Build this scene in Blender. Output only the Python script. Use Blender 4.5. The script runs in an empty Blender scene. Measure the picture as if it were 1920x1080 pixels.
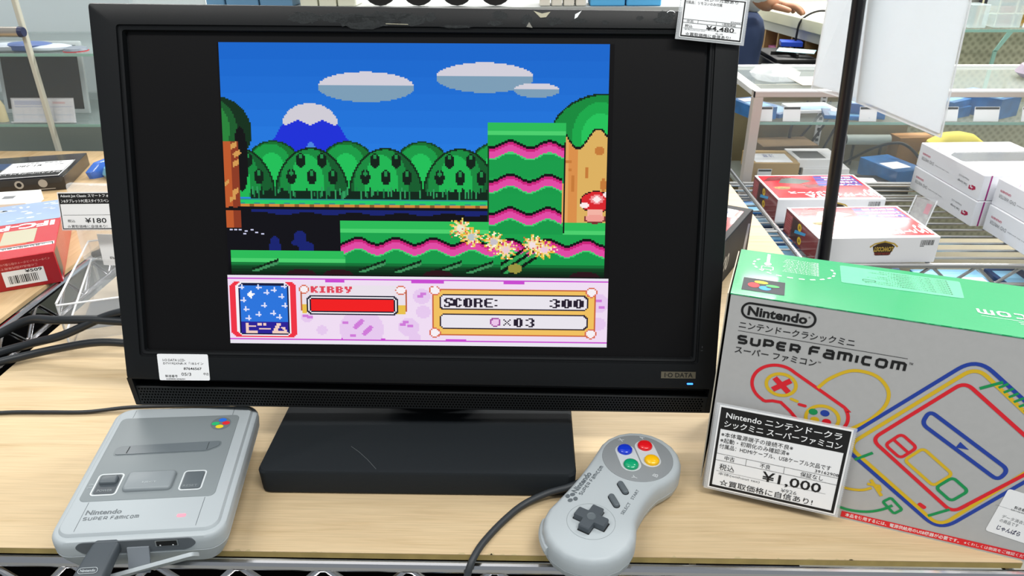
import bpy, bmesh, math, random
import numpy as np
from mathutils import Matrix, Vector
random.seed(7)
C = bpy.context.scene.collection
SC = bpy.context.scene
S = 0.001          # every length below is in millimetres; z = 0 is the top of the display board
EXPO = 0.0

# ------------------------------------------------------------------ camera
F, YAW, PITCH, ROLL = 1360.73, -0.0265, 0.4693, -0.0058
CAM = Vector((0, -355.43, 382.56))
fw = Vector((math.sin(YAW)*math.cos(PITCH), math.cos(YAW)*math.cos(PITCH), -math.sin(PITCH)))
rt = Vector((math.cos(YAW), -math.sin(YAW), 0)); up = rt.cross(fw)
cr, sr = math.cos(ROLL), math.sin(ROLL)
r2, u2 = rt*cr + up*sr, up*cr - rt*sr
cam = bpy.data.cameras.new('camera'); cam.sensor_width = 36; cam.lens = F/1920*36
cam.clip_start = 0.01; cam.clip_end = 50
co = bpy.data.objects.new('camera', cam); C.objects.link(co)
m = Matrix((r2, u2, -fw)).transposed().to_4x4(); m.translation = CAM*S
co.matrix_world = m; SC.camera = co
cam.dof.use_dof = True; cam.dof.focus_distance = 0.52; cam.dof.aperture_fstop = 44.0

# ------------------------------------------------------------------ world, lights, exposure
SC.view_settings.view_transform = 'Standard'; SC.view_settings.look = 'None'
SC.view_settings.gamma = 1; SC.view_settings.use_curve_mapping = False
SC.view_settings.exposure = EXPO
w = bpy.data.worlds.new('shop_air'); SC.world = w; w.use_nodes = True
nt = w.node_tree; bg = nt.nodes['Background']
bg.inputs[0].default_value = (0.86, 0.93, 1.0, 1); bg.inputs[1].default_value = 0.36
def lamp(x, y, z, sx, sy, power, col=(1, 0.985, 0.95)):
    l = bpy.data.lights.new('ceiling_tube', 'AREA'); l.shape = 'RECTANGLE'; l.size = sx*S; l.size_y = sy*S
    l.energy = power; l.color = col
    o = bpy.data.objects.new('ceiling_tube', l); C.objects.link(o); o.location = (x*S, y*S, z*S)
for (x, y, p) in [(-2600, 4600, 90), (-200, 4600, 60), (2150, 4900, 54), (2560, 5500, 34), (-1500, 1900, 26), (400, 1900, 28), (2100, 1900, 110), (1400, 3300, 70),
                  (-1100, -600, 24), (700, -800, 34), (-600, 700, 2), (1400, 1000, 26)]:
    lamp(x, y, 1850, 1250, 240, p)

# ------------------------------------------------------------------ materials
def lin(c):
    c /= 255.0
    return c/12.92 if c <= 0.04045 else ((c+0.055)/1.055)**2.4
def rgb(h):
    h = h.lstrip('#'); return (lin(int(h[0:2], 16)), lin(int(h[2:4], 16)), lin(int(h[4:6], 16)), 1)
MT = {}
def mat(name, col, rough=0.5, metal=0.0, spec=0.5, coat=0.0, alpha=1.0, trans=0.0, emit=0.0, bump=0.0, bscale=400, vary=0.0, vscale=30, ior=1.45):
    if name in MT: return MT[name]
    m = bpy.data.materials.new(name); m.use_nodes = True; n = m.node_tree.nodes; L = m.node_tree.links
    b = n['Principled BSDF']; c = rgb(col)
    b.inputs['Base Color'].default_value = c; b.inputs['Roughness'].default_value = rough
    b.inputs['Metallic'].default_value = metal; b.inputs['Specular IOR Level'].default_value = spec
    b.inputs['Coat Weight'].default_value = coat; b.inputs['Coat Roughness'].default_value = 0.06
    b.inputs['Alpha'].default_value = alpha; b.inputs['Transmission Weight'].default_value = trans; b.inputs['IOR'].default_value = ior
    if emit:
        b.inputs['Emission Color'].default_value = c; b.inputs['Emission Strength'].default_value = emit
    tc = n.new('ShaderNodeTexCoord')
    if vary:
        t = n.new('ShaderNodeTexNoise'); t.inputs['Scale'].default_value = vscale; t.inputs['Detail'].default_value = 4
        L.new(tc.outputs['Object'], t.inputs['Vector'])
        mx = n.new('ShaderNodeMixRGB'); mx.blend_type = 'MULTIPLY'; mx.inputs[0].default_value = 1
        rp = n.new('ShaderNodeMapRange'); rp.inputs['From Min'].default_value = 0.3; rp.inputs['From Max'].default_value = 0.7
        rp.inputs['To Min'].default_value = 1-vary; rp.inputs['To Max'].default_value = 1+vary*0.3
        L.new(t.outputs[0], rp.inputs[0]); mx.inputs[1].default_value = c; L.new(rp.outputs[0], mx.inputs[2]); L.new(mx.outputs[0], b.inputs['Base Color'])
    if bump:
        t = n.new('ShaderNodeTexNoise'); t.inputs['Scale'].default_value = bscale; t.inputs['Detail'].default_value = 3
        L.new(tc.outputs['Object'], t.inputs['Vector'])
        bp = n.new('ShaderNodeBump'); bp.inputs['Strength'].default_value = bump; bp.inputs['Distance'].default_value = 0.0004
        L.new(t.outputs[0], bp.inputs['Height']); L.new(bp.outputs[0], b.inputs['Normal'])
    MT[name] = m; return m
def glass(name, col, alpha=0.12, rough=0.03):       # thin clear sheet
    return mat(name, col, rough, spec=0.6, alpha=alpha)
def wood_mat(name, base, dark, axis=0):
    m = bpy.data.materials.new(name); m.use_nodes = True; n = m.node_tree.nodes; L = m.node_tree.links
    b = n['Principled BSDF']; b.inputs['Roughness'].default_value = 0.5; b.inputs['Specular IOR Level'].default_value = 0.25
    tc = n.new('ShaderNodeTexCoord'); mp = n.new('ShaderNodeMapping')
    mp.inputs['Scale'].default_value = (2.2, 30, 30) if axis == 0 else (30, 2.2, 30)
    L.new(tc.outputs['Object'], mp.inputs[0])
    t = n.new('ShaderNodeTexNoise'); t.inputs['Scale'].default_value = 2.6; t.inputs['Detail'].default_value = 7; t.inputs['Roughness'].default_value = 0.62; t.inputs['Distortion'].default_value = 0.6
    L.new(mp.outputs[0], t.inputs['Vector'])
    cr = n.new('ShaderNodeValToRGB'); e = cr.color_ramp.elements
    e[0].position = 0.30; e[0].color = rgb(dark); e[1].position = 0.62; e[1].color = rgb(base)
    k = cr.color_ramp.elements.new(0.44); k.color = tuple((a*0.7+c*0.3) for a, c in zip(rgb(base), rgb(dark)))
    L.new(t.outputs[0], cr.inputs[0])
    mp2 = n.new('ShaderNodeMapping'); mp2.inputs['Scale'].default_value = (7, 300, 1) if axis == 0 else (300, 7, 1)
    L.new(tc.outputs['Object'], mp2.inputs[0])
    t2 = n.new('ShaderNodeTexNoise'); t2.inputs['Scale'].default_value = 3; t2.inputs['Detail'].default_value = 3
    L.new(mp2.outputs[0], t2.inputs['Vector'])
    r2_ = n.new('ShaderNodeMapRange'); r2_.inputs['From Min'].default_value = 0.35; r2_.inputs['From Max'].default_value = 0.65; r2_.inputs['To Min'].default_value = 0.9; r2_.inputs['To Max'].default_value = 1.04
    L.new(t2.outputs[0], r2_.inputs[0])
    mx = n.new('ShaderNodeMixRGB'); mx.blend_type = 'MULTIPLY'; mx.inputs[0].default_value = 1
    L.new(cr.outputs[0], mx.inputs[1]); L.new(r2_.outputs[0], mx.inputs[2]); L.new(mx.outputs[0], b.inputs['Base Color'])
    MT[name] = m; return m
WOOD = wood_mat('maple_laminate', '#cbb591', '#b9a07a')
WOOD2 = wood_mat('maple_laminate_left', '#c9ae86', '#b39265', 1)
MDF = mat('raw_hardboard_edge', '#a59158', 0.9, vary=0.25, vscale=60)
BLK = mat('black_textured_plastic', '#0e1012', 0.45, spec=0.32, bump=0.1, bscale=2200)
BLK2 = mat('black_matte_plastic', '#1b1d1e', 0.55, spec=0.35, bump=0.3, bscale=1200)
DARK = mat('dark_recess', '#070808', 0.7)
SCR = mat('screen_black', '#0b0a0b', 0.4, spec=0.22)
WHITE = mat('white_paper', '#f1f2f3', 0.6)
WHITEG = mat('white_gloss_card', '#f2f2f2', 0.3, coat=0.3)
INK = mat('black_ink', '#131314', 0.6)
INKB = mat('blue_black_ink', '#23264a', 0.6)
GREYINK = mat('grey_ink', '#77797b', 0.6)
PLG = mat('light_grey_plastic', '#aab2b6', 0.42, spec=0.4, bump=0.12, bscale=1800)
PLG2 = mat('mid_grey_plastic', '#80888b', 0.4, spec=0.4)
PLD = mat('dark_grey_plastic', '#596166', 0.38, spec=0.45)
PLD2 = mat('slate_rubber_plastic', '#454c52', 0.45, spec=0.4)
CHROME = mat('chrome_wire', '#c9c9cc', 0.16, metal=1.0)
CHROMEM = mat('satin_chrome_wire', '#a9a9a7', 0.34, metal=0.85)
CORD = mat('black_rubber_cord', '#22262a', 0.4, spec=0.5)
CORDG = mat('charcoal_rubber_cord', '#2f3337', 0.5)
ALU = mat('aluminium_profile', '#c9bfb6', 0.4, metal=0.25)
ALUT = mat('bright_aluminium', '#e8e8e6', 0.35, metal=0.2)
RED = mat('signal_red_print', '#dc1f2c', 0.35)
YEL = mat('yellow_print', '#d8b320', 0.45)
BLU = mat('blue_print', '#1f3f9e', 0.45)
GRN = mat('green_print', '#0f9150', 0.45)
BOXG = mat('silver_grey_card', '#b4b4b3', 0.38, coat=0.12, vary=0.03, vscale=200)
BOXGREEN = mat('emerald_gloss_card', '#0b9a5c', 0.36, spec=.25, coat=0.3, bump=0.22, bscale=320)
PALEG = mat('pale_green_print', '#5fc092', 0.36, spec=.25, coat=0.3, bump=0.22, bscale=320)
ACRYL = glass('clear_acrylic', '#dfe3e6', 0.09)
ACRYLE = glass('acrylic_edge', '#f4f6f8', 0.6, 0.15)
SLEEVE = glass('clear_sleeve', '#e9ecef', 0.35, 0.1)
GLASS = glass('showcase_glass', '#cfe0dd', 0.13)
GLASSE = mat('green_glass_edge', '#8fbcae', 0.2, alpha=0.8)

# ------------------------------------------------------------------ mesh builder
def T(x, y, z): return Matrix.Translation((x, y, z))
def RZ(a): return Matrix.Rotation(a, 4, 'Z')
def RX(a): return Matrix.Rotation(a, 4, 'X')
def RY(a): return Matrix.Rotation(a, 4, 'Y')
def basis(o, ex, ey, ez=None):
    ex = Vector(ex).normalized(); ey = Vector(ey)
    if ez is None: ez = ex.cross(ey).normalized()
    ey = Vector(ez).cross(ex).normalized()
    m = Matrix((ex, ey, Vector(ez))).transposed().to_4x4(); m.translation = Vector(o); return m
def rrect(x0, y0, x1, y1, r, n=5):
    p = []
    for cx, cy, a in ((x1-r, y0+r, -90), (x1-r, y1-r, 0), (x0+r, y1-r, 90), (x0+r, y0+r, 180)):
        for i in range(n+1):
            t = math.radians(a+90*i/n); p.append((cx+r*math.cos(t), cy+r*math.sin(t)))
    return p
def ell(cx, cy, rx, ry=None, n=32, a0=0, a1=360):
    ry = rx if ry is None else ry
    k = n if a1-a0 >= 360 else n+1
    return [(cx+rx*math.cos(math.radians(a0+(a1-a0)*i/n)), cy+ry*math.sin(math.radians(a0+(a1-a0)*i/n))) for i in range(k)]
def rotp(pts, a, c=(0, 0)):
    ca, sa = math.cos(a), math.sin(a)
    return [(c[0]+(x-c[0])*ca-(y-c[1])*sa, c[1]+(x-c[0])*sa+(y-c[1])*ca) for x, y in pts]
def rpoly(pts, r, n=6):          # polygon with rounded corners
    out = []
    for i in range(len(pts)):
        p = Vector(pts[i]); a = Vector(pts[i-1])-p; b = Vector(pts[(i+1) % len(pts)])-p
        rr = min(r[i] if isinstance(r, (list, tuple)) else r, a.length*0.48, b.length*0.48)
        A = p+a.normalized()*rr; B = p+b.normalized()*rr
        for k in range(n+1):
            t = k/n; q = A*(1-t)**2+p*2*t*(1-t)+B*t*t; out.append((q.x, q.y))
    return out
_fc = {}
def glyphs(body, bold=0.0):
    k = (body, bold)
    if k not in _fc:
        c = bpy.data.curves.new('lettering', 'FONT'); c.body = body; c.offset = bold; c.resolution_u = 2
        o = bpy.data.objects.new('lettering', c); C.objects.link(o)
        dg = bpy.context.evaluated_depsgraph_get(); e = o.evaluated_get(dg); me = e.to_mesh()
        vs = [tuple(v.co[:2]) for v in me.vertices]; fs = [tuple(p.vertices) for p in me.polygons]
        e.to_mesh_clear(); bpy.data.objects.remove(o); bpy.data.curves.remove(c)
        _fc[k] = (vs, fs)
    return _fc[k]
LG = {'S': [[(1,1),(.2,1),(0,.86),(0,.64),(.2,.5),(.8,.5),(1,.36),(1,.14),(.8,0),(0,0)]], 'U': [[(0,1),(0,.2),(.2,0),(.8,0),(1,.2),(1,1)]], 'P': [[(0,0),(0,1),(.8,1),(1,.84),(1,.5),(.8,.34),(0,.34)]],
 'E': [[(1,1),(.2,1),(0,.8),(0,.2),(.2,0),(1,0)], [(0,.5),(.9,.5)]], 'R': [[(0,0),(0,1),(.8,1),(1,.84),(1,.54),(.8,.38),(0,.38)], [(.6,.38),(1,0)]], 'F': [[(1,1),(.2,1),(0,.8),(0,0)], [(0,.5),(.9,.5)]],
 'a': [[(.08,.9),(.8,.9),(1,.72),(1,0),(.2,0),(0,.12),(0,.36),(.2,.5),(1,.5)]], 'm': [[(0,0),(0,.9),(.85,.9),(1,.76),(1,0)], [(.5,.9),(.5,0)]], 'i': [[(.5,0),(.5,.9)]], 'c': [[(1,.9),(.2,.9),(0,.72),(0,.18),(.2,0),(1,0)]],
 'o': [[(.2,0),(.8,0),(1,.18),(1,.72),(.8,.9),(.2,.9),(0,.72),(0,.18),(.2,0)]]}
def logotype(b, word, x0, y0, x1, y1, w, m, z=None, flip=False):
    ws = {'m': 1.25, 'i': .28, 'a': .95, 'c': .9}; tot = sum(ws.get(c, 1) for c in word)+0.24*(len(word)-1); u = (x1-x0)/tot; x = x0
    for ch in word:
        cw = ws.get(ch, 1)*u
        for st in LG[ch]:
            p = [(x+w/2+q[0]*(cw-w), y0+w/2+q[1]*(y1-y0-w)) for q in st]
            if flip: p = [(x0+x1-a, y0+y1-c_) for a, c_ in p]
            b.stroke(p, w, m, z=z)
        x += cw+0.24*u
class MB:
    def __init__(s): s.v = []; s.f = []; s.fm = []; s.mats = []; s.X = Matrix.Identity(4); s.lift = 0.15
    def mi(s, m):
        if m not in s.mats: s.mats.append(m)
        return s.mats.index(m)
    def add(s, vs, fs, m):
        o = len(s.v); X = s.X
        s.v += [X @ Vector((v[0], v[1], v[2] if len(v) > 2 else s.lift)) for v in vs]
        k = s.mi(m)
        for f in fs: s.f.append([o+i for i in f]); s.fm.append(k)
        return s
    def box(s, lo, hi, m, bev=0, seg=2):
        if not bev:
            x0, y0, z0 = lo; x1, y1, z1 = hi
            return s.add([(x0,y0,z0),(x1,y0,z0),(x1,y1,z0),(x0,y1,z0),(x0,y0,z1),(x1,y0,z1),(x1,y1,z1),(x0,y1,z1)],
                  [(3,2,1,0),(4,5,6,7),(0,1,5,4),(1,2,6,5),(2,3,7,6),(3,0,4,7)], m)
        b = bmesh.new(); bmesh.ops.create_cube(b, size=1)
        for v in b.verts: v.co = Vector([lo[i]+(v.co[i]+0.5)*(hi[i]-lo[i]) for i in range(3)])
        bmesh.ops.bevel(b, geom=list(b.edges), offset=bev, segments=seg, profile=0.5, affect='EDGES')
        b.verts.index_update(); s.add([v.co[:] for v in b.verts], [[v.index for v in f.verts] for f in b.faces], m); b.free(); return s
    def loft(s, rings, m, cap0=True, cap1=True, closed=True):
        n = len(rings[0]); vs = [p for r in rings for p in r]; fs = []
        for i in range(len(rings)-1):
            for j in range(n if closed else n-1):
                a, b = i*n+j, i*n+(j+1) % n; fs.append((a, b, b+n, a+n))
        if cap0: fs.append(tuple(range(n-1, -1, -1)))
        if cap1: fs.append(tuple(range((len(rings)-1)*n, len(rings)*n)))
        return s.add(vs, fs, m)
    def prism(s, pts, z0, z1, m, bev=0):
        if bev:
            c = Vector((sum(p[0] for p in pts)/len(pts), sum(p[1] for p in pts)/len(pts)))
            def ins(d):
                o = []; n = len(pts)
                for i in range(n):
                    a = Vector(pts[i-1]); b = Vector(pts[i]); e = Vector(pts[(i+1) % n])
                    t = (e-a)
                    if t.length < 1e-9: t = Vector((1, 0))
                    t.normalize(); nn = Vector((-t.y, t.x)); o.append(tuple(b+nn*d))
                return o
            R_ = []
            for k in range(4):
                t = k/3*math.pi/2; R_.append([(p[0], p[1], z1-bev+bev*math.sin(t)) for p in ins(bev*(1-math.cos(t)))])
            return s.loft([[(x, y, z0) for x, y in pts]]+R_, m)
        return s.loft([[(x, y, z0) for x, y in pts], [(x, y, z1) for x, y in pts]], m)
    def flat(s, pts, m, z=None):
        z = s.lift if z is None else z
        s.lift += 0.003
        return s.add([(x, y, z) for x, y in pts], [tuple(range(len(pts)))], m)
    def rect(s, x0, y0, x1, y1, m, z=None): return s.flat([(x0,y0),(x1,y0),(x1,y1),(x0,y1)], m, z)
    def stroke(s, pts, w, m, closed=False, z=None):
        z = s.lift if z is None else z; s.lift += 0.003; n = len(pts); P = [Vector(p) for p in pts]; L, R_ = [], []
        for i in range(n):
            a = P[i-1] if (i > 0 or closed) else P[i]; b = P[(i+1) % n] if (i < n-1 or closed) else P[i]
            d1 = (P[i]-a); d2 = (b-P[i])
            d1 = d1.normalized() if d1.length > 1e-9 else (d2.normalized() if d2.length > 1e-9 else Vector((1, 0)))
            d2 = d2.normalized() if d2.length > 1e-9 else d1
            t = d1+d2
            t = t.normalized() if t.length > 1e-6 else d1
            nn = Vector((-t.y, t.x)); k = 1/max(0.5, abs(nn.dot(Vector((-d1.y, d1.x)))))
            L.append(P[i]+nn*w/2*k); R_.append(P[i]-nn*w/2*k)
        vs = [(p.x, p.y, z) for p in L]+[(p.x, p.y, z) for p in R_]
        fs = [(n+i, n+(i+1) % n, (i+1) % n, i) for i in range(n if closed else n-1)]
        return s.add(vs, fs, m)
    def text(s, body, x0, y0, x1, y1, m, bold=0.0, shear=0.0, flip=False, z=None, rot=0):
        vs, fs = glyphs(body, bold)
        if not vs: return s
        z = s.lift if z is None else z
        a0 = min(v[0] for v in vs); a1 = max(v[0] for v in vs); b0 = min(v[1] for v in vs); b1 = max(v[1] for v in vs)
        kx = (x1-x0)/max(a1-a0, 1e-6); ky = (y1-y0)/max(b1-b0, 1e-6); o = []
        cx, cy = (x0+x1)/2, (y0+y1)/2; ca, sa = math.cos(rot), math.sin(rot)
        for x, y in vs:
            u, v = (x-a0)*kx+(y-b0)*ky*shear, (y-b0)*ky
            if flip: u, v = (x1-x0)-u, (y1-y0)-v
            u += x0; v += y0
            if rot: u, v = cx+(u-cx)*ca-(v-cy)*sa, cy+(u-cx)*sa+(v-cy)*ca
            o.append((u, v, z))
        return s.add(o, fs, m)
    def tube(s, pts, r, m, n=10, caps=True):
        P = [Vector(p) for p in pts]; rings = []; N = None
        for i in range(len(P)):
            t = (P[min(i+1, len(P)-1)]-P[max(i-1, 0)]).normalized()
            if N is None:
                N = t.orthogonal().normalized()
            else:
                N = (N-t*N.dot(t)); N = N.normalized() if N.length > 1e-6 else t.orthogonal().normalized()
            B = t.cross(N); rr = r[i] if isinstance(r, (list, tuple)) else r
            rings.append([tuple(P[i]+(N*math.cos(2*math.pi*k/n)+B*math.sin(2*math.pi*k/n))*rr) for k in range(n)])
        return s.loft(rings, m, caps, caps)
    def lathe(s, prof, m, n=24, c=(0, 0)):
        return s.loft([[(c[0]+r*math.cos(2*math.pi*k/n), c[1]+r*math.sin(2*math.pi*k/n), z) for k in range(n)] for r, z in prof], m)
    def build(s, name, parent=None, ang=32, label=None):
        me = bpy.data.meshes.new(name)
        me.from_pydata([v*S for v in s.v], [], s.f)
        for m in s.mats: me.materials.append(m)
        me.polygons.foreach_set('material_index', s.fm); me.polygons.foreach_set('use_smooth', [True]*len(s.f))
        me.update()
        me.set_sharp_from_angle(angle=math.radians(ang))
        o = bpy.data.objects.new(name, me); C.objects.link(o)
        if parent is not None: o.parent = parent
        if label: o['label'] = label
        return o
def smooth(pts, k=6):            # Catmull-Rom through the points
    P = [Vector(p) for p in pts]; P = [P[0]*2-P[1]]+P+[P[-1]*2-P[-2]]; o = []
    for i in range(1, len(P)-2):
        for j in range(k):
            t = j/k; a, b, c, d = P[i-1], P[i], P[i+1], P[i+2]
            o.append(0.5*((2*b)+(c-a)*t+(2*a-5*b+4*c-d)*t*t+(3*b-a-3*c+d)*t**3))
    return o+[P[-2]]
def thing(name, label, cat, M=None, group=None):
    o = bpy.data.objects.new(name, None); C.objects.link(o); o.empty_display_size = 0.02
    if M is not None:
        M = M.copy(); M.translation = M.translation*S; o.matrix_world = M
    o['label'] = label; o['category'] = cat
    if group: o['group'] = group
    return o
def tag(o, label, cat, group=None, kind=None):
    o['label'] = label; o['category'] = cat
    if group: o['group'] = group
    if kind: o['kind'] = kind
    return o
def place(o, M):
    M = M.copy(); M.translation = M.translation*S; o.matrix_world = M; return o
def struct(o): o['kind'] = 'structure'; return o
def dup(r):
    c = r.copy(); C.objects.link(c)
    for ch in list(r.children):
        d = ch.copy(); C.objects.link(d); d.parent = c
        for g in list(ch.children):
            e = g.copy(); C.objects.link(e); e.parent = d
    return c

# ------------------------------------------------------------------ setting
b = MB(); b.box((-4500, -1500, -870), (5000, 7000, -850), mat('shop_floor_tile', '#a8a79c', 0.35, vary=0.12, vscale=3)); struct(b.build('floor'))
b = MB(); b.box((-4500, 7000, -850), (5000, 7060, 1900), mat('cream_wall', '#d6d8d2', 0.8)); struct(b.build('wall_back'))

# display board and its wire shelf (the counter everything stands on)
b = MB(); t = 5.0
b.prism([(-500, 0), (329, 0), (322, 900), (-500, 900)], -t, 0, WOOD)
b.add([(-500,-0.2,-t),(329,-0.2,-t),(329,-0.2,-0.3),(-500,-0.2,-0.3)], [(0,1,2,3)], MDF)
for i in range(46):      # chipped laminate along the front edge
    x = random.uniform(-490, 315); wd = random.uniform(1, 7); d = random.uniform(.4, 1.6)
    b.flat([(x, -0.1), (x+wd, -0.1), (x+wd*0.7, d), (x+wd*0.3, d*0.8)], mat('chipped_edge', '#b3a37c', .8), 0.06)
tag(b.build('display_board'), 'pale maple laminate board with chipped front edge carrying monitor and games', 'shelf board')
def wire_shelf(name, label, x0, x1, y0, y1, z, fr=True, dz=32, pitch=58.7, phase=0, cross=26, m=CHROME, m2=CHROMEM, left=False):
    t = thing(name, label, 'wire shelf', T(x0, y0, z))
    W, D = x1-x0, y1-y0
    b = MB()
    for zz in (0, -dz): b.tube([(0, 0, zz), (W, 0, zz)], 3.8, m)
    x = phase; pts = []
    k = 0
    while x < W:
        pts += [(x-2.5, 0, -3.5 if k % 2 == 0 else -dz+3.5), (x+2.5, 0, -3.5 if k % 2 == 0 else -dz+3.5)]; x += pitch/2; k += 1
    b.tube(pts, 2.3, m, 8); b.build('front_truss', t)
    b = MB()
    for zz in (0, -dz): b.tube([(0, 0, zz), (0, D, zz)], 3.4, m)
    y = 10; pts = []; k = 0
    while y < D:
        pts += [(0, y-2.5, -3.5 if k % 2 == 0 else -dz+3.5), (0, y+2.5, -3.5 if k % 2 == 0 else -dz+3.5)]; y += pitch/2; k += 1
    b.tube(pts, 2.3, m, 8); b.build('side_truss', t)
    b = MB()
    for zz in (0, -dz): b.tube([(0, D, zz), (W, D, zz)], 3.4, m)
    for zz in (0, -dz): b.tube([(W, 0, zz), (W, D, zz)], 3.4, m)
    b.build('back_rail', t)
    b = MB(); y = cross
    while y < D-4: b.tube([(0, y, 0), (W, y, 0)], 2.0, m2, 6, False); y += cross
    for q in (W*0.28, W*0.72): b.tube([(q, 0, -5), (q, D, -5)], 2.6, m2, 6)
    b.build('wires', t); return t
wire_shelf('wire_shelf', 'chrome wire shelf with zigzag front rail under the maple board', -494, 350, -2.8, 912, -9.2, phase=2, cross=300)
b = MB(); b.box((-1240, 125, -4.5), (-572, 955, 0), WOOD2)
tag(b.build('display_board'), 'pale wood board of the left unit under the red boxes', 'shelf board')
# the left unit's truss faces our gap
b = MB()
for zz in (-4, -38): b.tube([(-562, 60, zz), (-562, 960, zz)], 3.8, CHROME)
pts = []; y = 70; k = 0
while y < 955:
    pts += [(-562, y-3, -8 if k % 2 == 0 else -34), (-562, y+3, -8 if k % 2 == 0 else -34)]; y += 29; k += 1
b.tube(pts, 2.4, CHROME, 8)
gap = b.build('shelf_rail'); tag(gap, 'bright chrome zigzag side rail crossing the dark gap left of the board', 'shelf rail')
wire_shelf('wire_shelf', 'satin wire shelf holding the red case boxes and white drive boxes', 365, 1150, 604, 968, -64, cross=27, m=CHROMEM, phase=22, pitch=64, dz=30)

# lower tiers: boards behind the gaps; the front one is coloured near-black as painted shade
b = MB(); b.box((-1240, 10, -330), (330, 900, -318), mat('shade_black_shelf', '#080708', 0.9, spec=0.05)); tag(b.build('lower_shelf'), 'lower shelf board under the front chrome rail, blackened to stand for shade', 'shelf board')
b = MB(); b.box((370, 610, -262), (1145, 962, -250), mat('beige_lower_shelf', '#b39b6c', 0.7, vary=0.2, vscale=5)); tag(b.build('lower_shelf'), 'tan lower board seen through the wires under the white drive boxes', 'shelf board')
for (px, py, a, l) in ((-548, 4, 1, 'chrome shelf post at front left corner of the maple board'),):
    pass

# keyboard with cream keys on the lower shelf
t = thing('keyboard', 'cream-keyed keyboard lying below the chrome front rail', 'keyboard', T(-120, 40, -316))
b = MB(); b.box((0, 0, 0), (260, 95, 10), mat('black_keyboard_case', '#1a1a1a', 0.5), 2); b.build('case', t)
b = MB()
for i in range(17):
    for j in range(5): b.box((6+i*14.8, 6+j*17, 10), (18+i*14.8, 20+j*17, 15), mat('cream_key', '#d9cfa5', 0.5), 1, 1)
b.build('keys', t)

# ------------------------------------------------------------------ monitor
MO = Vector((-83.893, 151.764, 199.074)); MEX = Vector((0.99996, 0.00503, -0.00747)); MEZ = Vector((0.00543, 0.32541, 0.94556)); MN = Vector((0.00719, -0.94556, 0.32537))
MM = basis(MO, MEX, MEZ, MN)      # local x right, y up the screen, z toward the viewer
mon = thing('monitor', 'large black widescreen monitor showing a side-scrolling game', 'monitor', MM)
def mc(u, v, n=4): k = (540-n)/540; return (80+(u-80)*k, 8.9+(v-8.9)*k)
OUT = [mc(-225.9, -140.5), mc(226.9, -143), mc(233.6, 134), mc(-236.3, 138)]
def grow(q, d): return [(q[0][0]-d, q[0][1]-d), (q[1][0]+d, q[1][1]-d), (q[2][0]+d, q[2][1]+d), (q[3][0]-d, q[3][1]+d)]
INN = [(-207.5, -116.6), (207.5, -117.6), (210, 116.4), (-209.5, 117.6)]
def ringq(q, z): return [(x, y, z) for x, y in rpoly(q, 2.5, 3)]
b = MB()
b.loft([ringq(grow(OUT, -1.2), -22), ringq(OUT, -20), ringq(OUT, 2.2), ringq(grow(OUT, -0.7), 3.6), ringq(grow(OUT, -1.6), 4), ringq(grow(INN, 4.6), 4), ringq(grow(INN, 4.2), 2.6), ringq(grow(INN, 3.2), 2.6), ringq(grow(INN, 2.6), 3.4), ringq(grow(INN, 1.0), 3.0), ringq(INN, -1.5), ringq(grow(INN, -3), -1.8)], BLK, False, False)
b.build('bezel', mon)
b = MB()   # back shell
q = OUT
b.loft([[(x, y, -20) for x, y in rpoly(q, 2.5, 3)], [(x*0.97, y*0.95, -34) for x, y in rpoly(q, 2.5, 3)], [(x*0.72, y*0.7, -62) for x, y in rpoly(q, 8, 3)]], BLK2)
b.build('rear_shell', mon)
b = MB()   # speaker bar under the bezel: shaded slot, upward ramp, slanting perforated face between two cheeks
B0, B1 = OUT[0], OUT[1]
def bar_section(x, yb, dy):
    return [(x, yb+0.5, 2.5), (x, yb-0.3, -14), (x, yb-5.2+dy, -14), (x, yb-6.9+dy, -2.2), (x, yb-7.4+dy, -1.7), (x, -162.6+dy, -7.6), (x, -163.4+dy, -8.8), (x, -162.5+dy, -40), (x, yb, -40)]
BARM = mat('speaker_bar_black', '#1a1c1d', .5, spec=.35, bump=.1, bscale=2200)
b.loft([bar_section(B0[0]+4, B0[1], 0), bar_section(B1[0]-4, B1[1], -0.6)], BARM)
for (x0, x1, yb, dy) in ((B0[0]+0.2, B0[0]+4, B0[1], 0), (B1[0]-4, B1[0]-0.2, B1[1], -0.6)):
    q = [(yb+1, 3.6), (-162.6+dy, -7.4), (-163.4+dy, -8.8), (-162.5+dy, -40), (yb+1, -40)]
    b.loft([[(x0, y, z) for y, z in q], [(x1, y, z) for y, z in q]], BLK)
b.build('speaker_bar', mon)
b = MB()   # perforation
HOLE = mat('speaker_hole', '#020202', .9, spec=0)
for j in range(6):
    for i in range(190):
        u = -217.5+i*2.3+(1.15 if j % 2 else 0)
        if u > 220: continue
        t_ = (u-B0[0])/(B1[0]-B0[0]); yt = (B0[1]-7.4)*(1-t_)+(B1[1]-8.0)*t_; ye = -162.6-0.6*t_; k = 0.1+j*0.155
        y_ = yt+(ye-yt)*k; z_ = -1.7-5.9*k+0.12; r_ = 0.72
        b.add([(u+r_*math.cos(a*math.pi/3), y_+r_*math.sin(a*math.pi/3), z_-r_*math.sin(a*math.pi/3)*-0.38) for a in range(6)], [tuple(range(6))], HOLE)
b.build('speaker_grille', mon)
b = MB(); b.box((-208, -118, -4), (208, 118, -0.35), SCR); b.build('screen_panel', mon)
b = MB(); b.rect(184.6, -133.2, 210.6, -128.0, mat('badge_bronze', '#6f6857', 0.35, metal=0.5), 4.15)
b.X = Matrix.Identity(4); b.text('I·O DATA', 187.2, -132.4, 208.4, -128.8, mat('badge_dark', '#15130f', 0.4), 0.015, z=4.3); b.build('brand_badge', mon, label='bronze brand badge reading I-O DATA')
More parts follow.
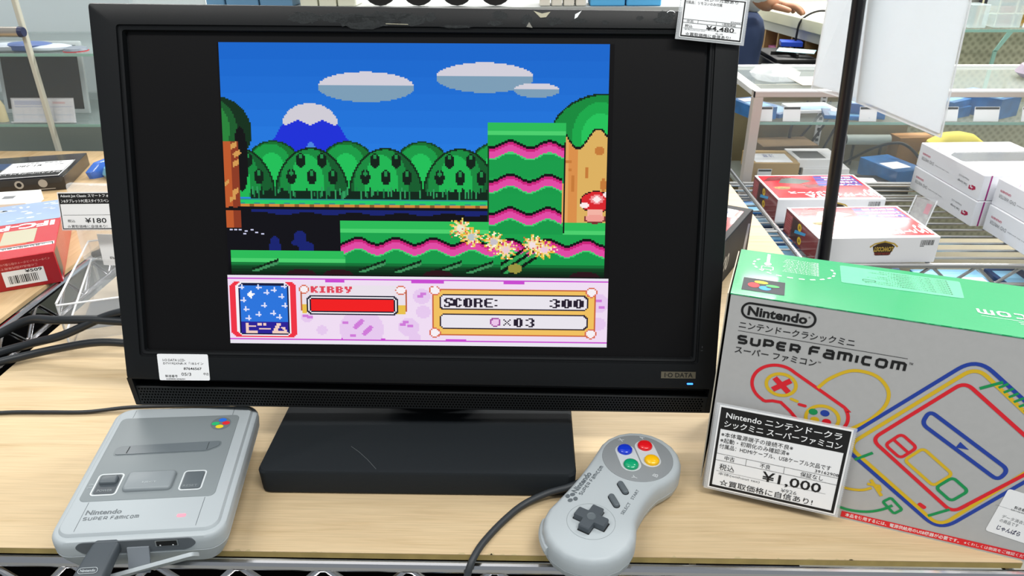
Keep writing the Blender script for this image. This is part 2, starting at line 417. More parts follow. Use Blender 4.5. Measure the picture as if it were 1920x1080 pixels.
b = MB(); b.prism(rrect(204.3, -137.9, 208.9, -136.7, 0.55), 3.8, 4.3, mat('blue_led', '#2a6cff', 0.3, emit=5)); b.build('power_light', mon, label='lit blue power light')
b = MB()   # moulded power symbol, tape residue, torn tape scraps
gm = mat('glue_residue', '#3b3f40', 0.8, vary=0.5, vscale=900, alpha=0.55); sm = mat('tape_scrap', '#b9b49c', 0.6); fm = mat('faint_mark', '#3a3d3f', 0.7)
def blob(cx, cy, rx, ry, n=22, seed=0, m=gm, z=4.12):
    rr = random.Random(seed)
    b.flat([(cx+rx*(0.55+0.45*rr.random())*math.cos(2*math.pi*k/n), cy+ry*(0.55+0.45*rr.random())*math.sin(2*math.pi*k/n)) for k in range(n)], m, z)
for i, (x, y, rx, ry) in enumerate([(-78, 127, 14, 5), (-52, 127, 24, 4.5), (-36, 125, 26, 6), (-22, 128, 12, 5), (0, 126, 13, 5), (-10, 129, 9, 3), (12, 128, 5, 4), (61, 129.5, 7, 4), (58, 124, 8, 2), (31, 121.5, 15, 1.4), (80.5, 126.5, 4.5, 5), (100, 125.5, 8, 3.5), (118, 126, 7, 2), (136, 125, 3, 2), (178, 128.5, 9, 6), (160, 128, 3, 2)]):
    blob(x, y, rx, ry, 26, i)
b.build('tape_residue', mon, label='dried glue marks along the top bezel')
b = MB(); b.flat([(85, 132.6), (91, 130.8), (97, 132), (94, 128.3), (90, 127.9)], sm, 4.3)
b.build('tape_scrap', mon); b = MB(); b.flat([(82, 125), (84.5, 121), (80, 121.6)], mat('grey_scrap', '#84827a', 0.6), 4.3)
b.build('tape_scrap', mon); b = MB(); b.flat([(114.5, 130.4), (119, 132.8), (116, 128.2), (114, 127.2)], WHITE, 4.3)
b.build('tape_scrap', mon); b = MB(); b.stroke([(-20, 123.3), (-4, 122.9)], 0.4, sm, z=4.3); b.stroke(ell(182, 131, 3, 2, 10, 20, 160), 0.5, WHITE, z=4.3)
b.stroke([(213.6, -111.5), (215.3, -111.5)], 0.5, fm, z=4.15); b.stroke([(214.6, -108), (214.6, -109.6)], 0.6, fm, z=4.15)
b.build('scuff_marks', mon)['kind'] = 'stuff'
b = MB(); b.prism(rpoly([(-197.5, -139.6), (-158.8, -139.4), (-159.6, -119.0), (-198.6, -119.0)], 1.2, 3), 4, 4.25, WHITE)
Z = 4.4
b.text('I-O DATA LCD-', -194.3, -124.6, -177, -122.8, INK, z=Z); b.text('DTV192XNR-X「18.5イン', -194, -127.1, -163.2, -125.2, INK, z=Z)
b.text('87646567', -178.5, -131.2, -164.8, -129.3, INK, 0.01, z=Z); b.text('05/3', -180.5, -135.8, -173, -133.4, INK, z=Z); b.text('中古', -163.5, -135.3, -159.4, -133.2, INK, z=Z)
b.text('製造番号', -193, -137.2, -183.5, -135.2, INK, z=Z); b.text('G3M00014346SH', -192.3, -139.1, -178, -137.9, INK, z=Z)
b.build('stock_label', mon, label='white stock sticker with product text')
# stand
b = MB()
P = rrect(-200, 55.7, 35, 236, 7, 4)
def insd(d): return rrect(-200+d, 55.7+d, 35-d, 236-d, 7, 4)
inv = MM.inverted()
b.X = inv
b.loft([[(x, y, 0) for x, y in insd(2)], [(x, y, 2) for x, y in insd(0)], [(x, y, 19.5) for x, y in insd(-0.5)], [(x, y, 21.6) for x, y in insd(0.6)], [(x, y, 22.2) for x, y in insd(3)]], mat('stand_black', '#191e22', 0.72, spec=0.3, bump=0.2, bscale=900))
b.stroke([(-136, 84), (-128.5, 77.5), (-120, 68.5), (-112, 58.6)], 0.35, mat('scratch', '#53585a', 0.6), z=22.35)
b.build('stand_base', mon)
b = MB(); b.X = inv
b.loft([[(x, y, 22) for x, y in rrect(-115, 134, -37, 205, 8)], [(x, y, 60) for x, y in rrect(-112, 158, -40, 208, 8)], [(x, y, 190) for x, y in rrect(-110, 218, -55, 245, 8)]], BLK2)
b.build('neck', mon)

# --- the game picture: 256 x 224 cells of coloured light, one quad per run of equal cells
W_, H_ = 256, 224
img = np.zeros((H_, W_, 3)); YY, XX = np.mgrid[0:H_, 0:W_].astype(float); XX += .5; YY += .5
def cc(h): h = h.lstrip('#'); return np.array([int(h[i:i+2], 16) for i in (0, 2, 4)], float)
def paint(mask, h): img[mask] = cc(h) if isinstance(h, str) else h
def R_(x0, y0, x1, y1): return (XX >= x0) & (XX < x1) & (YY >= y0) & (YY < y1)
def E_(cx, cy, rx, ry): return ((XX-cx)/rx)**2+((YY-cy)/ry)**2 <= 1
scene_m = R_(1.5, 0, 253.5, 170)
for k in range(10):
    f_ = k/9.0; paint(R_(0, k*12, 256, k*12+12) & (YY < 130), cc('#1566cc')*(1-f_)+cc('#2a82e8')*f_)
for (x0, x1, y0, y1, ym) in ((64.5, 127.5, 20.4, 42, 30.3), (141.5, 204.5, 13.3, 34.8, 22.6), (191.7, 221.5, 27.6, 38, 32.3)):
    e = E_((x0+x1)/2, (y0+y1)/2, (x1-x0)/2, (y1-y0)/2); paint(e, '#7c9db6'); paint(e & (YY < ym), '#d2cfda')
mt = (E_(59, 60, 18.6, 17) & (YY < 57)) | ((YY >= 57) & (YY < 100) & (np.abs(XX-59) < 17.6+(YY-57)*.56)); paint(mt, '#1c2fd6'); paint(mt & (YY < 57+1.6*np.cos((XX-59)/2.6)), '#cfccd6')
paint(E_(59, 80, 3.5, 9) & (YY > 69), '#4a86e0')
for k in range(-1, 4):     # round shrubs and the taller leafy mounds in front of them
    cx = 34+49*k
    paint(E_(cx, 90, 18.5, 19.8), '#0c3d1c'); paint(E_(cx, 90, 17.4, 18.8), '#14702f'); paint(E_(cx-2, 90, 14, 17.5), '#169a45'); paint(E_(cx-1, 92, 8.5, 13), '#1fbf58')
for k in range(-1, 4):
    cx = 59+49*k
    m0 = (((XX-cx)/25.0)**2+((YY-112)/37.0)**2 <= 1) & (YY < 112)
    m1 = (((XX-cx)/23.6)**2+((YY-112)/35.6)**2 <= 1) & (YY < 112)
    paint(m0, '#0a2a14'); paint(m1, '#115c2c'); paint(m1 & E_(cx-3, 104, 18, 30), '#15883e'); paint(m1 & E_(cx-3, 102, 11, 22), '#1db553')
    for (dx, y) in ((-13.5, 96.6), (0, 96.6), (14, 96.6), (-7, 84.5), (7, 84.5)):
        paint(E_(cx+dx, y, 3.1, 5.6), '#0b1f14'); paint(E_(cx+dx, y-3, 1.1, 2.2), '#1f8a48')
rr = np.random.RandomState(3)
paint(R_(18, 107, 254, 114), '#0a2416')
for x in range(18, 254):
    h0 = 104+rr.randint(0, 5)
    if rr.rand() < .6: paint(R_(x, h0, x+1, h0+rr.randint(3, 8)) & (YY < 113), ['#0a2416', '#1b7a45', '#2f9a5c'][rr.randint(0, 3)])
paint(R_(0, 113.8, 254, 117), '#24c96a'); paint(R_(0, 113, 254, 113.9), '#2a8f8a')
for x in range(0, 254, 10): paint(R_(x, 116.4, x+4, 117.6), '#2a8f8a')
paint(R_(0, 117, 254, 119), '#8a5a2a')
for x in range(0, 254, 10): paint(R_(x, 117, x+7, 118.6), '#d08a3c')
paint(R_(0, 119, 254, 171), '#0b0a12'); paint(R_(18, 121, 254, 124.6) & (YY < 124+np.sin(XX/5)), '#14206e')
paint(E_(33, 152, 4, 11), '#14206e'); paint(E_(50, 143, 4.5, 6), '#14206e'); paint(E_(54, 150, 5.5, 5), '#14206e'); paint(E_(47, 146, 3, 2), '#14206e')
# left tree
paint(E_(-3, 64, 23.5, 25.5), '#0f2f1a'); paint(E_(-5, 64, 16, 24), '#1a5c2c'); paint(E_(-8, 62, 14, 20), '#27833a'); paint(E_(12.5, 84, 4.8, 24), '#0d0d10')
paint(R_(1.5, 71, 11, 135), '#8c3a22'); paint(R_(1.5, 71, 6.5, 135), '#bd5a2c')
for (x, y, w0, h0) in ((8, 74, 4, 5), (10, 80, 5, 4), (9, 87, 4, 5), (2, 102, 3, 4), (8, 108, 4, 5), (6, 113, 4, 4)): paint((np.abs((XX-x)+(YY-y)*.6)/(w0*.6)+np.abs(YY-y)/(h0*.75)) <= 1, '#d39a52')
paint(R_(1.5, 119, 11, 122) & (YY > 119.5+np.sin(XX)), '#0d0d10')
for x, y in ((3, 136), (6, 136), (9, 136), (13, 137), (17, 136), (12, 139), (20, 138), (24, 139)): paint(R_(x, y, x+2, y+1), '#cfd2f0')
# right tree
paint(E_(252, 68, 37, 33.5), '#0a2a14'); paint(E_(252, 68.5, 36, 32.6), '#128a3c'); paint(E_(248, 66, 18, 25), '#17a84a'); paint(E_(248, 66, 12, 17), '#22c25a')
tr = R_(224, 60, 254, 130) & (YY > 66+7*np.cos((XX-234)/13.0*math.pi)); paint(tr & (YY < 200), '#0d0d10')
tr2 = R_(224, 60, 254, 130) & (YY > 68+7*np.cos((XX-234)/13.0*math.pi)); paint(tr2, '#dcb060'); paint(tr2 & (XX < 234), '#d98f4a'); paint(tr2 & (XX < 228), '#e0a45c')
for (x, y, w0, h0) in ((248, 76, 3, 3), (228, 84, 2, 1), (229, 90, 1.5, 1), (240, 92, 1.5, 4), (251, 101, 2, 5), (231, 100, 1.5, 6)): paint(E_(x, y, w0, h0) & tr2, '#c47a38')
# ground
def ground(m, ytop, y0):       # y0: mean height of the first dark wave
    wv = lambda b_: b_-2.4*np.cos((XX-190)/25.3*2*math.pi)
    paint(m & (YY >= ytop), '#17a34c'); paint(m & (YY >= ytop) & (YY < ytop+6), '#2abb58'); paint(m & (YY >= ytop+6) & (YY < ytop+9), '#4bd06e')
    paint(m & (YY >= wv(y0)) & (YY < wv(y0+2)), '#0c0c10'); paint(m & (YY >= wv(y0+2)) & (YY < wv(y0+4)), '#c81f78'); paint(m & (YY >= wv(y0+4)) & (YY < wv(y0+9)), '#e04aa4')
    paint(m & (YY >= wv(y0+9)) & (YY < wv(y0+10.2)), '#3fd070'); paint(m & (YY >= wv(y0+10.2)), '#129a48')
ground(R_(77.5, 129, 254, 170), 129, 143.3)
ground(R_(175.5, 56.5, 226, 100), 56.5, 70.7); ground(R_(176.5, 86, 224.5, 120), 0, 95.3); ground(R_(176.5, 111, 224.5, 136), 0, 119.6)
paint(R_(176, 80, 224, 96) & (YY > 83) & (YY < 94.8-2.4*np.cos((XX-190)/25.3*2*math.pi)), '#139c49')
paint(R_(176, 107, 224, 120) & (YY < 119-2.4*np.cos((XX-190)/25.3*2*math.pi)) & (YY > 108), '#139c49')
paint(R_(176, 130, 224.6, 138) & (YY > 132), '#129a48')
paint(R_(224.6, 70, 226, 137), '#0c0c10'); paint(R_(175, 74, 176.4, 129) & (YY > 72), '#0c3d1c')
ground(R_(3, 152.5, 80, 170) & ((XX < 79) | (YY > 156)), 152.5, 175)
for k in range(5):
    y = 161+k*1.7; img[(YY >= y) & (YY < 171)] *= 0.74
for cx in (26, 98, 122, 149, 170): 
    for s_ in (0, 3): paint((np.abs((YY-163)+(XX-cx-s_*1.4)*0.42) < 1.1) & R_(cx-9, 158, cx+9, 168), ['#06210f', '#3f8f5a'][s_ // 3])
for cx in (50, 75, 142, 240): paint(E_(cx, 170, 10, 4), '#2a0b16')
for i in range(5): paint((np.abs((YY-152-i*3)+(XX-196)*0.75) < 1.2) & R_(184, 148, 208, 168), ['#04140a', '#2f9a50'][i % 2])
paint(E_(193.6, 164, 4.6, 3.6), '#9a9440')
# mushroom
paint(E_(246.4, 113.5, 10.6, 8.3), '#2a0a10'); paint(E_(246.4, 113.5, 9.8, 7.5), '#d8242c'); paint(E_(247, 111.5, 4.6, 3.4), '#f08a90'); paint(E_(247, 111.5, 2.6, 2.2), '#fdeaea'); paint(E_(239, 116, 2.6, 2.2), '#fdeaea'); paint(E_(253, 108, 2, 1.6), '#fdeaea')
paint(E_(246, 126, 7.2, 3.6), '#7a3030'); paint(R_(241.5, 119.5, 251, 126), '#f3b3a4'); paint(E_(246, 125.6, 6.4, 2.9), '#ee9f93')
# sparks
for i, (x, y) in enumerate(((157.4, 134), (164.4, 140.5), (179.4, 144), (187, 150), (205.4, 146), (213, 149.5))):
    a = np.arctan2(YY-y, XX-x); d = np.hypot(XX-x, YY-y); ph = i*0.7
    paint(d < 7.6*(0.72+0.28*np.cos(9*a+ph)), '#e8b83c'); paint(d < 6*(0.72+0.28*np.cos(9*a+ph+.4)), '#f2d9a0'); paint(d < 3.2*(0.8+0.2*np.cos(7*a)), ['#e6ead0', '#b9c4c4', '#c6c0c8', '#e8c8d0', '#f2dfe0', '#ecc4dc'][i])
    for _ in range(26):
        q = rr.rand()*6.28; dd = 3+rr.rand()*5.5; paint(R_(int(x+dd*math.cos(q)), int(y+dd*math.sin(q)), int(x+dd*math.cos(q))+1, int(y+dd*math.sin(q))+1), ['#d8503c', '#f4e27a', '#fff6d8'][rr.randint(0, 3)])
img[~scene_m & (YY < 171.2)] = cc('#0d0c0e')
# status panel
paint(R_(0, 171.2, 256, 224), '#e9e4ef'); paint(R_(0, 173.4, 256, 221.5), '#efdcf2'); paint(R_(0, 173.4, 256, 174.4), '#c84ad0'); paint(R_(0, 220.4, 256, 221.4), '#c84ad0')
for (x0, x1, y) in ((66, 79, 174), (124, 146, 174), (186, 200, 174), (76, 106, 219.4), (147, 161, 219.4)): paint(R_(x0, y, x1, y+1.6), '#c84ad0')
for (x, y, r_) in ((90, 212, 15), (53, 203, 4), (63, 213, 3.6), (122, 210, 7), (131, 186, 6), (126, 218, 4), (132, 198, 5), (250, 190, 7), (250, 206, 5)): paint(E_(x, y, r_, r_) & (YY < 220) & (YY > 175), '#e6c8ee')
for (x, y, q) in ((88, 208, -0.7), (94, 213, -0.7)):
    xr = (XX-x)*math.cos(q)-(YY-y)*math.sin(q); yr = (XX-x)*math.sin(q)+(YY-y)*math.cos(q); paint((xr/2)**2+(yr/5)**2 < 1, '#cf7ad8')
for (x, y) in ((52, 202), (55, 203), (120, 206), (123, 209), (118, 208), (132, 184), (130, 186), (84, 217), (79, 207), (250, 188), (252, 193)): paint(E_(x, y, 1.7, 1.2), '#cf7ad8')
def RR(x0, y0, x1, y1, h, c=2): paint(R_(x0, y0, x1, y1) & ((np.minimum(XX-x0, x1-XX)+np.minimum(YY-y0, y1-YY)) > c), h)
RR(1.5, 175.6, 46, 219.4, '#ee3244', 3); RR(5.5, 176.4, 42, 218.4, '#f4f0f6', 3); RR(6.8, 177.4, 41, 217.4, '#14183e', 2); RR(8, 178.6, 40, 216.4, '#2a74dc', 0); paint(R_(8, 207, 40, 216.4), '#2a1f96')
for (x, y) in ((9, 180), (20.5, 180), (26, 184), (31, 182), (36, 187), (10, 190), (11.5, 197), (13, 204), (38, 179), (38, 194), (24, 194), (30, 200), (20, 201), (34, 203)):
    paint(R_(x-1.5, y, x+2.5, y+1) | R_(x, y-1.5, x+1, y+2.5), '#dfe2fb')
paint(R_(12.6, 185.5, 17.6, 186.5) | R_(14.6, 183.3, 15.6, 188.6) | E_(15.1, 186, 1.7, 1.7), '#ffffff')
G5 = {'K': ['11011', '11110', '11100', '11110', '11011'], 'I': ['1111', '0110', '0110', '0110', '1111'], 'R': ['11110', '11011', '11110', '11011', '11011'], 'B': ['11110', '11011', '11110', '11011', '11110'], 'Y': ['11011', '11011', '01110', '00110', '01100'],
 'S': ['01111', '11001', '11000', '01110', '00011', '10011', '11110'], 'C': ['01110', '11011', '11000', '11000', '11000', '11011', '01110'], 'O': ['01110', '11011', '11011', '11011', '11011', '11011', '01110'], 'R2': ['11110', '11011', '11011', '11110', '11010', '11011', '11011'], 'E': ['01111', '11000', '11000', '11110', '11000', '11000', '01111'],
 '3': ['01110', '10011', '00011', '00110', '00011', '10011', '01110'], '0': ['01110', '11011', '11011', '11011', '11011', '11011', '01110'], 'x': ['10001', '01010', '00100', '01010', '10001']}
def glyph(k, x, y, sx, sy, h):
    for j, row in enumerate(G5[k]):
        for i, c_ in enumerate(row):
            if c_ == '1': paint(R_(round(x+i*sx), round(y+j*sy), round(x+(i+1)*sx), round(y+(j+1)*sy)), h)
# ビーム on the icon
pale = '#f2cfc0'
for q in (R_(11, 208.5, 13.5, 216), R_(11, 214.5, 19.5, 216), R_(13, 210.3, 18, 211.5), R_(19.5, 208, 21.7, 209.6), R_(22.6, 208, 24.8, 209.6), R_(20, 211.6, 28, 213)): paint(q, pale)
paint((np.abs((XX-33.5)+(YY-209)*0.5) < 1.3) & R_(28, 208, 35, 215), pale); paint(R_(29.5, 214.2, 39.4, 215.8), pale); paint((np.abs((XX-37.4)-(YY-213)*0.6) < 1.1) & R_(34, 211.5, 40, 216), pale)
# energy bar
RR(48.5, 178, 120.5, 201.5, '#e9e0ea', 2); paint(R_(48.6, 181, 49.6, 198) | R_(119.6, 181, 120.6, 198), '#b85a3c'); paint(R_(49.6, 193.5, 53.5, 200.5) | R_(114.5, 193.5, 119.6, 200.5), '#e8c04c')
for x in (51.5, 117): paint(E_(x, 181.5, 3.6, 3.4), '#d86a50'); paint(E_(x, 181.5, 2.8, 2.6), '#f6f0f4')
RR(53.2, 186, 115, 201, '#1a1c30', 2); RR(54.2, 187, 114, 200, '#f2eef4', 2); RR(55.4, 188, 113, 199, '#1a1c30', 1); RR(56.4, 189, 112.2, 198, '#f01e20', 0)
x = 56
for ch in 'KIRBY': glyph(ch, x, 179, 1, 1.0, '#e04458'); x += 6 if ch != 'I' else 5
# score frame
RR(138, 179.8, 248, 216, '#c8643c', 2); RR(139, 180.7, 247, 215.2, '#f0c060', 2)
for (x0, y0, x1, y1) in ((142.8, 184.2, 242.6, 196.4), (142.8, 199.2, 242.6, 210.8)): RR(x0, y0, x1, y1, '#2a1f30', 2); RR(x0+.9, y0+.9, x1-.9, y1-.9, '#e8e4ec', 2)
for (x, y) in ((139.8, 181.3), (245, 181.8), (139.8, 214), (245, 213.8)): paint(E_(x, y, 3.8, 3.8), '#d86a50'); paint(E_(x, y, 3, 3), '#f6f0f4')
x = 145.5
for ch in ('S', 'C', 'O', 'R2', 'E'): glyph(ch, x, 187, 1.2, 0.95, '#241b2c'); x += 6.8
paint(R_(180.5, 188.5, 181.6, 189.4) | R_(180.5, 192, 181.6, 192.8), '#241b2c')
for i, ch in enumerate('300'): glyph(ch, 217.4+i*8, 187, 1.25, 0.95, '#241b2c')
for i, ch in enumerate('03'): glyph(ch, 193.4+i*8, 202.2, 1.2, 0.95, '#241b2c')
glyph('x', 186.2, 203.4, 1, 1, '#241b2c'); paint(E_(180.6, 205.4, 3.7, 3.6), '#a04a9c'); paint(E_(180.6, 205.4, 2.8, 2.7), '#ecc4ea')
# quads
imi = img.round().astype(int); code = imi[..., 0]*65536+imi[..., 1]*256+imi[..., 2]
open_, quads = {}, []
for y in range(H_):
    runs = {}; x = 0
    while x < W_:
        x1 = x+1
        while x1 < W_ and code[y, x1] == code[y, x]: x1 += 1
        runs[(x, x1, int(code[y, x]))] = y; x = x1
    nx = {}
    for k in runs: nx[k] = open_.pop(k, y)
    for k, y0 in open_.items(): quads.append((k, y0, y))
    open_ = nx
for k, y0 in open_.items(): quads.append((k, y0, H_))
PW, PH = 286.9, 221.75
vs, fs, cols = [], [], []
for (x0, x1, c_), y0, y1 in quads:
    a = -PW/2+x0*PW/256; b_ = -PW/2+x1*PW/256; t0 = PH/2-y0*PH/224; t1 = PH/2-y1*PH/224; o = len(vs)
    vs += [(a*S, t1*S, 0), (b_*S, t1*S, 0), (b_*S, t0*S, 0), (a*S, t0*S, 0)]; fs.append((o, o+1, o+2, o+3))
    cols.append((lin(c_ >> 16 & 255), lin(c_ >> 8 & 255), lin(c_ & 255), 1))
me = bpy.data.meshes.new('game_picture'); me.from_pydata(vs, [], fs)
at = me.color_attributes.new('glow', 'FLOAT_COLOR', 'CORNER')
at.data.foreach_set('color', np.repeat(np.array(cols), 4, axis=0).ravel())
gm_ = bpy.data.materials.new('lcd_light'); gm_.use_nodes = True; n = gm_.node_tree.nodes; pb = n['Principled BSDF']
pb.inputs['Base Color'].default_value = (0.003, 0.003, 0.003, 1); pb.inputs['Roughness'].default_value = 0.4; pb.inputs['Specular IOR Level'].default_value = 0.06
an = n.new('ShaderNodeAttribute'); an.attribute_name = 'glow'; gm_.node_tree.links.new(an.outputs['Color'], pb.inputs['Emission Color']); pb.inputs['Emission Strength'].default_value = 1.0/2**EXPO
me.materials.append(gm_); o = bpy.data.objects.new('game_picture', me); C.objects.link(o); o.parent = mon; o['label'] = 'lit game picture of green hills and blue sky with a pink score panel'

# ------------------------------------------------------------------ price cards
def card(name, label, M, w, h, head, lines, cells, price, notax, num, parent=None, group=None, thick=True):
    """white shop price card in a clear sleeve; local x right, y up, z out; origin at top left"""
    t = thing(name, label, 'price tag', M, group)
    b = MB(); b.box((-2.6, -h-1.5, -0.5), (w+2.2, 1.5, -0.32), SLEEVE)
    for x in (-1.9, w+1.9): 
        for k in range(int(h/1.6)): b.flat([(x-.15, -k*1.6-.5), (x+.15, -k*1.6-.5), (x+.15, -k*1.6-1.3), (x-.15, -k*1.6-1.3)], GREYINK, -0.25)
    b.build('clear_sleeve', t)
    b = MB(); b.box((0, -h, -0.3), (w, 0, 0), WHITE); b.lift = 0.1
    fr = w*0.022
    for q in ((fr*.6, -h+fr*.6, w-fr*.6, -h+fr*1.6), (fr*.6, -fr*1.3, w-fr*.6, -fr*.6), (fr*.6, -h+fr*.6, fr*1.5, -fr*.6), (w-fr*1.6, -h+fr*.6, w-fr*.6, -fr*.6)): b.rect(*q, INK, 0.12)
    hh = h*0.27
    if head:
        b.rect(fr, -hh, w-fr, -fr, INK, 0.13); n_ = len(head)
        for i, (tx, x0, x1) in enumerate(head):
            yb_ = -fr*1.6-(hh-fr*2)/n_*(i+1)+0.6; b.text(tx, w*x0, yb_+hh*0.03, w*x1, yb_+(hh-fr*2)/n_*0.82, WHITE, 0.012, z=0.25)
    y = -hh-h*0.03; lh = h*0.058
    for (tx, x1) in lines: b.text(tx, w*0.045, y-lh, w*x1, y, INK, 0, z=0.2); y -= lh*1.22
    ya, yb2 = -h*0.565, -h*0.645
    for yy in (ya, yb2): b.stroke([(w*.03, yy), (w*.965, yy)], 0.22, INK, z=0.2)
    for xx in (.27, .565): b.stroke([(w*xx, ya), (w*xx, yb2)], 0.22, INK, z=0.2)
    for (tx, x0, x1) in cells: b.text(tx, w*x0, yb2+h*0.012, w*x1, ya-h*0.012, INK, z=0.2)
    b.text(num, w*.79, ya+h*.015, w*.965, ya+h*.048, INK, z=0.2)
    b.text('税込', w*.07, -h*.76, w*.19, -h*.68, INK, z=0.2); b.stroke([(w*.05, -h*.775), (w*.9, -h*.775)], 0.15, INK, z=0.2)
    b.text(price, w*.41, -h*.80, w*.86, -h*.665, INK, 0.012, z=0.22)
    b.text('本体(without tax)', w*.07, -h*.825, w*.40, -h*.785, GREYINK, z=0.2); b.text(notax, w*.57, -h*.865, w*.69, -h*.82, GREYINK, z=0.2)
    b.text('☆買取価格に自信あり!', w*.09, -h*.945, w*.82, -h*.868, INK, 0.005, z=0.2)
    b.build('card', t); return t
def fr(loc, yaw, tilt, roll=0):
    ex = Vector((math.cos(yaw), math.sin(yaw), 0)); bk = Vector((-math.sin(yaw), math.cos(yaw), 0)); ez = Vector((0, 0, math.cos(tilt)))+bk*math.sin(tilt)
    ex, ez = ex*math.cos(roll)+ez*math.sin(roll), ez*math.cos(roll)-ex*math.sin(roll)
    return basis(loc, ex, ez)
card('price_card', 'white ¥1,000 price card in a clear sleeve leaning on the grey game box', fr((135.6, 68.6, 75.6), -.313, .155, -.003), 87.4, 67.2,
     [('Nintendo ニンテンドークラ', .06, .93), ('シックミニ スーパーファミコン', .055, .945)], [('※本体電源端子の接続不良※', .60), ('※起動・初期化のみ確認済※', .58), ('付属品：HDMIケーブル、USBケーブル欠品です', .90)],
     [('中古', .10, .18), ('不良', .38, .46), ('保証なし', .69, .86)], '¥1,000', '¥926', '39162908')
# card taped to the monitor's top right corner
Mc = MM @ T(190.2, 143.0, 8) @ RZ(-0.094)
card('price_card', 'white ¥4,480 price card taped over the top right corner of the monitor', Mc, 43.8, 28.5, None, [], [('中古', .09, .2), ('1週間保証', .66, .88)], '¥4,480', '¥4,149', '87646567')
b = MB(); b.X = Mc; b.text('※フレームシール跡あり', 1.5, -2.9, 38, -0.9, INK, z=0.2); b.text('付属品：リモコンのみ付属', 1.0, -5.6, 27, -3.6, INK, z=0.2)
# (the two lines belong to the card itself)
cardobj = [o for o in C.objects if o.name.startswith('card') and o.parent and '4,480' in o.parent['label']][0]
for i_ in range(len(b.v)): b.v[i_] = Mc.inverted() @ b.v[i_]
x_ = b.build('card_note_lines', cardobj)

# ------------------------------------------------------------------ retail box of the mini console
BXM = fr((131.94, 70.31, 0), -0.3354, 0.0742)      # local x along the front, y up the front, z out of the front
BW, BH, BD = 262, 158.4, 94.3
bx = thing('retail_box', 'grey and green retail box of a miniature game console on the right', 'box', BXM)
b = MB()
b.add([(0,0,0),(BW,0,0),(BW,BH,0),(0,BH,0),(0,7.1,-BD),(BW,7.1,-BD),(BW,BH,-BD),(0,BH,-BD)], [(0,1,2,3),(5,4,7,6),(4,5,1,0)], BOXG)
b.add([(0,BH,0),(BW,BH,0),(BW,BH,-BD),(0,BH,-BD)], [(0,1,2,3)], BOXGREEN)
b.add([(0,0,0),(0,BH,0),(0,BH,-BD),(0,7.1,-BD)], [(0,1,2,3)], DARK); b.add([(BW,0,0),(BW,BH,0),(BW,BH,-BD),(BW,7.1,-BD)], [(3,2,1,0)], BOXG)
b.box((-0.5, BH-0.5, -BD), (BW, BH+0.3, 0.25), BOXGREEN)
# worn white edges
for k in range(60):
    x = random.uniform(0, BW); w0 = random.uniform(1, 6); b.flat([(x, BH-.25), (x+w0, BH-.25), (x+w0, BH+.25), (x, BH+.25)], PALEG, 0.32)
b.build('carton', bx)
b = MB()    # the side flap tucked open at the left end
b.box((-2.4, 6, -BD+3), (-1.6, BH-0.5, -1), mat('raw_card_edge', '#b9b3a2', 0.8)); b.build('side_flap', bx)
# printing on the front face
b = MB(); b.lift = 0.2
b.stroke(rrect(8.6, 142.8, 54.6, 153.6, 5.3, 8), 1.5, INK, True); b.text('Nintendo', 12.3, 144.6, 50, 151.5, INK, 0.035); b.text('®', 50.2, 149.2, 51.6, 150.6, INK)
b.text('ニンテンドークラシックミニ', 8.2, 134.2, 80.6, 139.6, INK, 0.008); b.stroke([(8, 132.3), (112.6, 132.3)], 0.3, INK)
logotype(b, 'SUPER', 8.4, 122.6, 49.2, 129.4, 1.75, INK); logotype(b, 'Famicom', 54.4, 122.6, 113.0, 130.2, 1.75, INK); b.text('™', 114, 128.5, 116.2, 130, INK)
b.text('スーパー ファミコン', 8.0, 115.2, 60.6, 120.6, INK, 0.01); b.text('™', 61.2, 118.6, 63.2, 119.6, INK)
b.build('front_lettering', bx, label='black logo lettering on the front')
b = MB(); b.lift = 0.18; WL = 2.3
# controller outline (red), cord loop (yellow)
pad_ = [(38.5+16*math.cos(math.radians(a)), 96.5+15*math.sin(math.radians(a))) for a in range(52, 262, 10)]
pad_ += [(43.4, 83.6), (56, 72.5), (60.5, 68)] + [(71+16*math.cos(math.radians(a)), 79.5+14.5*math.sin(math.radians(a))) for a in range(222, 412, 10)]
b.stroke(smooth([(p[0], p[1], 0) for p in pad_+[pad_[0]]], 2) and [(q.x, q.y) for q in smooth([(p[0], p[1], 0) for p in pad_+[pad_[0]]], 2)], WL, RED)
b.stroke(ell(41.4, 97.2, 9.6, 8.3), WL, YEL, True)
for a in (0.72, -0.72): b.flat(rotp([(41.8-7, 97-1.9), (41.8+7, 97-1.9), (41.8+7, 97+1.9), (41.8-7, 97+1.9)], a, (41.8, 97)), RED, 0.22+a*0.01)
b.flat(rotp(rrect(48.4, 86.4, 54.6, 88.4, 1.0), -0.25, (51, 87)), YEL); b.flat(rotp(rrect(54.2, 83.6, 60.2, 85.8, 1.1), -0.1, (56, 85)), RED)
b.stroke(ell(71.2, 77.5, 10.4, 9.6), WL, YEL, True)
b.flat(ell(64.8, 81.2, 2.9, 2.4), GRN); b.flat(ell(72.2, 81.8, 2.9, 2.4), BLU); b.flat(ell(66.8, 75.2, 2.9, 2.4), YEL); b.flat(ell(74.4, 75.4, 2.9, 2.4), RED)
lp = smooth([(64.5, 100, 0), (71, 109, 0), (83, 117.3, 0), (97, 116.5, 0), (106, 108, 0), (107, 97, 0), (101, 85, 0), (94, 77.5, 0), (88, 72, 0)], 6); b.stroke([(q.x, q.y) for q in lp], WL, YEL)
